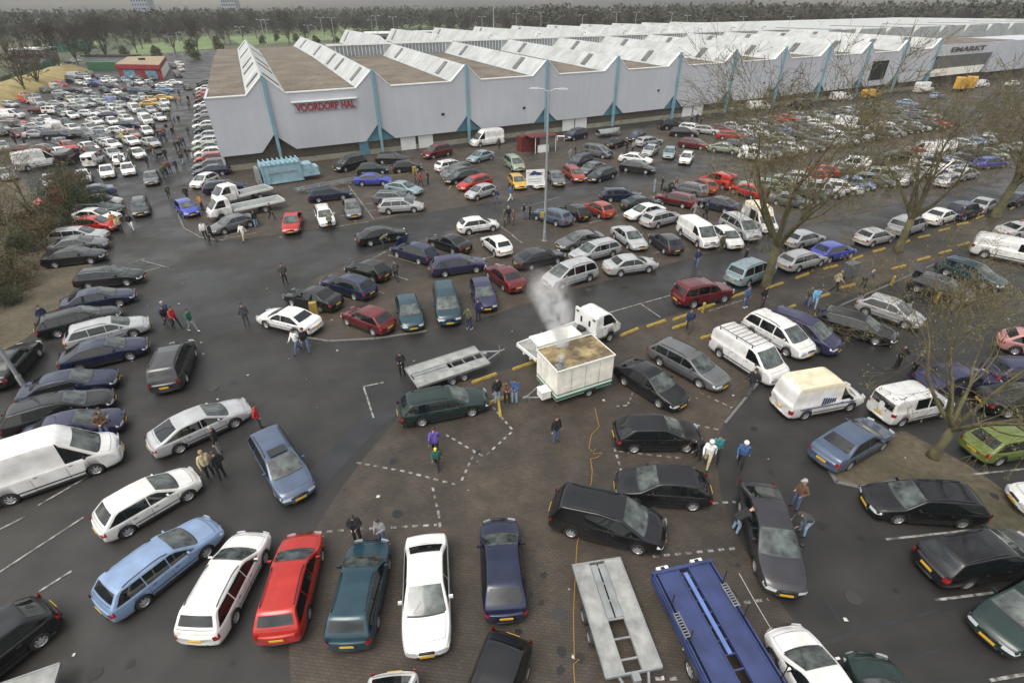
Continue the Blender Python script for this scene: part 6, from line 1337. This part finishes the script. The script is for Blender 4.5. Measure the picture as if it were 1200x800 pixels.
# ---------------------------------------------------------------- people: feet pixel, pose, jacket, trousers, facing, label
PEOPLE = """
335 333 pockets darkgrey black -60 dark short|person in a dark jacket standing alone beside the island kerb near the white saloon
198 383 walk black darkgrey -30 dark short|person in black at the back of the walking trio
199 379 walk blue jeans -40 grey short|person in a bright blue jacket between two companions on the lane
208 385 walk red black -20 dark short|person in a red jacket walking with the blue jacketed one
227 388 walk green grey -20 dark short|person in a green jacket walking at the front of the lane group
290 381 stand darkgrey darkgrey 120 dark short|person in a grey coat standing alone on the open lane
58 384 pockets navy navy -20 dark short|person in dark blue standing beside the verge and the black estate
350 413 walk white jeans -120 dark short|person in pale clothes behind the white saloon at the island tip
360 411 walk black jeans -60 dark long|person in a patterned dark top behind the white saloon
472 440 read black black -90 dark short|person in black reading white papers beside the long grey trailer
306 503 pockets red darkgrey 20 dark short|person in a red jacket behind the blue estate with sunroof
248 559 stand beige black -40 fair short|person in a beige waistcoat in the group beside the silver fastback
262 560 pockets black black 150 dark short|person all in black in the group beside the silver fastback
259 531 stand black grey 200 grey short|grey haired person in black close to the silver fastback
583 472 stand black palejeans -60 dark short|person in black jacket and pale jeans nearest the dark green estate
594 473 read brown black -80 dark short|person in a brown jacket holding something white by the food trailer
603 472 read blue palejeans -100 dark short|person in a blue jacket queueing at the food trailer
511 533 walk purple black 100 dark short|person in a purple jacket on the brick paving
513 548 walk green black -90 yellow cap|child in a dark green coat and yellow hat on the brick paving
651 517 stand black jeans -60 dark short|person in a black top and jeans alone below the food trailer
827 546 walk white beige -120 white hood|person in a white hooded coat near the two black hatchbacks
836 540 walk teal black -100 dark short|person in teal walking behind the white hooded coat
817 537 bend black black 200 dark short|person in black bending beside the black hatchback
866 547 walk blue black -120 white hood|person in a blue jacket with a white hood crossing the asphalt
877 462 walk black darkgrey 30 dark short|person in black striding beside the rack van
862 622 bend black palejeans 10 dark short|person in pale jeans leaning on the charcoal fastback from the paving
931 594 pockets brown jeans 190 grey cap|person in a brown jacket and grey cap beside the charcoal fastback
938 625 bend darkgrey palejeans 190 dark short|person bending over the flank of the charcoal fastback
550 386 pockets olive navy 60 dark short|person in an olive jacket at the nose of the violet hatchback
561 376 pockets navy navy 120 dark short|person in a navy jacket at the nose of the violet hatchback
465 329 walk darkgrey black 100 dark short|person in dark clothes between the black trio and the raised bonnet
450 291 bend olive darkgrey 10 dark short|person bending into the engine bay under the raised bonnet
388 269 bend olive black 110 dark short|person leaning over the bonnet of the white estate by the compactor
238 247 pockets orange navy 60 dark short|person in an orange jacket in front of the flatbed truck
242 280 stand white black -60 dark short|person in a white jacket left of the dark grey saloon
250 283 walk black black 170 dark short|person in black walking with the white jacketed one
287 282 walk white beige -100 dark short|person in white trousers beside the dark grey saloon
301 266 stand black palejeans 150 dark short|person in black jacket and pale jeans beside the flatbed truck
319 257 walk black black -20 dark short|person in black beside the rear wheel of the flatbed truck
221 236 walk black black 100 dark short|person in black behind the bright blue hatchback
200 234 walk darkgrey darkgrey 130 dark short|person in dark clothes walking up past the bright blue hatchback
143 273 walk beige black -50 dark short|person in a beige jacket at the noses of the row by the shrubs
137 268 stand orange jeans -60 dark short|person in an orange top beside the red hatchback nose
156 270 walk black white -60 dark short|person in black with pale trousers on the left lane
129 241 bend black black 180 dark short|person bent over the open bonnet in the row by the shrubs
77 214 pockets blue black 20 dark short|person in a blue jacket behind the white box van
86 219 walk black grey -60 dark short|person in black walking beside the silver saloon near the box van
493 218 walk red black -40 dark short|person in a red top by the yellow board before the hall
502 216 pockets black black 200 dark short|person in black facing the red topped one before the hall
487 214 stand brown darkgrey 0 dark short|person in brown beside the yellow board
585 175 stand darkgrey black -60 dark short|person beside the white high roof van at the hall wall
583 238 walk navy jeans 180 dark short|person in blue jeans walking behind the silver hatchback on the lane
598 236 walk blue white 20 dark short|person in white trousers walking on the lane beside the silver hatchback
591 264 stand olive darkgrey 0 dark short|person in olive in the chatting trio on the island
596 261 pockets black darkgrey -60 grey short|grey haired person in the chatting trio on the island
602 264 stand brown brown 180 dark short|person in brown in the chatting trio on the island
614 257 pockets black jeans 0 dark short|left person of the pair in black on the island near the lamp
621 257 pockets black black 180 dark short|right person of the pair in black on the island near the lamp
668 188 stand grey grey -60 dark short|person in grey in the row of cars before the hall
674 184 stand black darkgrey 180 dark short|person in black in the row of cars before the hall
716 187 bend black darkgrey 180 dark short|person leaning at the tail of the grey carrier before the hall
734 178 stand black black -60 dark short|person in black crouched between the dark cars before the hall
741 179 pockets grey black 200 dark short|person in grey between the dark cars before the hall
755 181 pockets navy navy 60 dark short|person in navy at the nose of the silver saloon before the hall
766 226 stand grey palejeans 0 dark short|person in a grey jacket and pale jeans on the lane beside the maroon estate
775 223 pockets black black 180 dark short|person in black facing the pale jeans on the lane
784 226 bend black black 0 dark short|person in black pushing a pram beside the maroon estate
791 224 stand brown white 200 dark short|person in brown behind the pram
816 144 stand black black -80 dark short|person in black before the hall doors on the right
821 145 pockets darkgrey black -60 dark short|person in dark grey before the hall doors on the right
810 143 stand grey black -120 dark short|person in grey at the left of the group by the hall doors
813 256 walk grey grey 200 dark short|person in a grey jacket between the estate and the navy fastback
826 257 walk black black 100 dark short|person in black beside the navy fastback
815 313 walk navy jeans -110 dark short|person in jeans walking on the lane behind the white delivery van
844 296 stand olive olive -70 dark short|person in olive at the nose of the white hatchback beside the delivery van
871 312 stand black black -30 dark short|person in black behind the pale blue carrier
872 360 stand blue jeans -60 dark short|person in a blue jacket and white shoes on the muddy strip
892 360 pockets black darkgrey -60 dark short|person in black beside the mossy tree trunk
806 388 walk navy darkgrey -110 dark short|person in navy carrying something pale by the yellow blocks
945 359 walk olive jeans -120 dark short|person in olive walking with the light blue jacket
952 361 walk lightblue palejeans -110 dark long|person in a light blue jacket on the muddy strip
977 342 walk beige black -10 fair short|person in a beige jacket pushing the wheeled bin
1011 337 bend darkgrey black 20 grey short|person bent forward walking ahead of the wheeled bin
1188 275 sit brown black -60 dark short|person in a rust brown jacket at the right edge by the silver saloon
1050 432 pockets black black 100 dark short|person in black behind the white van under the low tree
1068 440 pockets darkgrey black 100 dark short|second person in black behind the white van under the low tree
207 124 walk darkgrey black 80 dark short|person in dark grey on the upper access road beside the lot
212 122 walk orange darkgrey 90 dark short|person in an orange top on the upper access road
222 121 walk black black -60 dark short|person in black alone in the middle of the access road
233 104 walk black black -90 dark short|person in black beside the far end of the hall wall row
229 117 walk darkgrey darkgrey -90 dark short|person in dark grey beside the hall wall row
200 142 walk olive olive 80 dark short|person in olive at the edge of the crowded lot
197 156 walk black grey -80 dark short|person in a black coat beside the crowded lot
191 168 walk navy navy -80 dark short|person in navy leading the close group on the access road
187 164 walk black black -80 dark short|person in black at the heart of the close group on the access road
193 163 walk red jeans -80 dark short|person in dark red behind the close group on the access road
183 158 stand black darkgrey -60 dark short|person in black beside the silver cars of the crowded lot
222 160 walk olive darkgrey -60 dark short|person in olive near the hall wall row
212 177 walk black black -100 dark short|person in black walking alone down the access road
196 188 walk black black -70 dark short|person in black walking towards the camera on the access road
213 189 walk darkgrey darkgrey -80 dark short|person in a long dark coat beside the hall wall row
215 193 walk black palejeans 80 dark short|person with pale jeans beside the hall wall row
220 184 bend black black 0 dark short|person in black bending at the hall wall row
226 186 bend black white 180 dark short|person with white sleeves bending at the hall wall row
174 196 walk black black 100 dark short|person in black beside the front white saloon of the far lot
184 187 bend grey darkgrey -60 dark short|person pushing a pram on the access road
180 182 stand brown black -60 dark short|person in brown walking with the pram on the access road
146 167 stand yellow jeans -60 dark short|person in a yellow jacket among the cars of the far lot
136 165 stand black black -60 dark short|person in black left of the yellow jacket in the far lot
153 167 pockets navy black 180 dark short|person in navy right of the yellow jacket in the far lot
150 122 walk navy navy -60 dark short|person in navy walking through the middle of the far lot
140 122 walk blue darkgrey -60 dark short|person in blue walking through the middle of the far lot
81 144 stand black black -60 dark short|person in black by the white estate in the far lot
20 170 walk black black -60 dark short|person in black at the hedge end of the far lot
31 172 walk darkgrey black -60 dark short|person in dark grey at the hedge end of the far lot
110 172 stand black black 180 dark short|person in black by the white saloon in the far lot
66 160 stand grey black 0 dark short|person in grey among the navy estates of the far lot
"""
for ln in PEOPLE.strip().split('\n'):
    a, s = ln.split('|'); x, y, ps, jk, tr, fc, hr, st = a.split()
    person(float(x), float(y), ps, jk, tr, float(fc), s, hr, st, scale=.78 if s.startswith('child') else random.uniform(.97, 1.03), shoe='shoe_white' if ('white shoes' in s or 'green jacket' in s or 'olive jacket at' in s) else 'shoe_dark')
# strollers on the access road and between the far cars
rnd = random.Random(33)
for i in range(30):
    y = rnd.uniform(100, 215); x = (214+rnd.gauss(0, 9)-(y-100)*.12) if i < 20 else rnd.uniform(110, 190); c = rnd.choice(['black', 'black', 'navy', 'darkgrey', 'olive', 'brown', 'grey'])
    person(x, y, rnd.choice(['walk', 'walk', 'stand', 'pockets']), c, rnd.choice(['black', 'jeans', 'darkgrey']), rnd.uniform(-130, 130), f"person in {c}, {ORD[i]} of the strollers between hall end wall and far lot", group='strollers between hall end wall and far lot')
# people in contact with cars
p = at(424, 640); person(0, 0, 'read', 'black', 'black', -80, 'person in black with raised elbows standing at the bonnet of the teal estate', loc=(at(420, 636).x, at(420, 636).y+.05, 0))
person(0, 0, 'read', 'grey', 'jeans', -110, 'person in a grey jacket stooping over the bonnet of the teal estate', loc=(at(449, 636).x, at(449, 636).y, 0), scale=.9)
person(0, 0, 'sit', 'grey', 'jeans', -50, 'man in a grey shirt and jeans sitting on the violet saloon bonnet', loc=(at(130, 505, .0).x, at(130, 505).y, -.05))
person(0, 0, 'lean', 'brown', 'jeans', -60, 'person leaning back against the bonnet of the violet saloon', loc=(at(128, 513).x, at(128, 513).y, 0))
# the two prams
for q, lb in (((188, 186), 'dark pram pushed down the access road'), ((779, 228), 'dark pram beside the maroon estate on the lane')):
    m = MB(); m.box((0, 0, .62), (.75, .42, .3), 0, taper=1.2); m.tube([(-.2, -.2, .2), (.35, -.2, 1.0), (.35, .2, 1.0), (-.2, .2, .2)], .015, n=4)
    for x in (-.3, .3):
        for y in (-.22, .22): m.tube([(x, y-.02, .12), (x, y+.02, .12)], .12, n=10)
    o = m.obj('pram', 'dark'); o.location = at(*q); o.rotation_euler = (0, 0, 1.2); tag(o, lb, 'pram')
# ---------------------------------------------------------------- air
hz = MB(); hz.box((0, 500, 16), (2800, 1400, 36)); hm = bpy.data.materials.new('air'); hm.use_nodes = True; n = hm.node_tree; n.nodes.remove(n.nodes['Principled BSDF']); pv = n.nodes.new('ShaderNodeVolumePrincipled')
n.links.new(pv.outputs[0], n.nodes['Material Output'].inputs['Volume']); pv.inputs['Color'].default_value = (.93, .95, .98, 1); pv.inputs['Density'].default_value = HAZE; MATS['air'] = hm
if HAZE > 0: tag(hz.obj('haze', 'air'), 'thin grey air between the camera and the far wood', 'haze', kind='stuff')
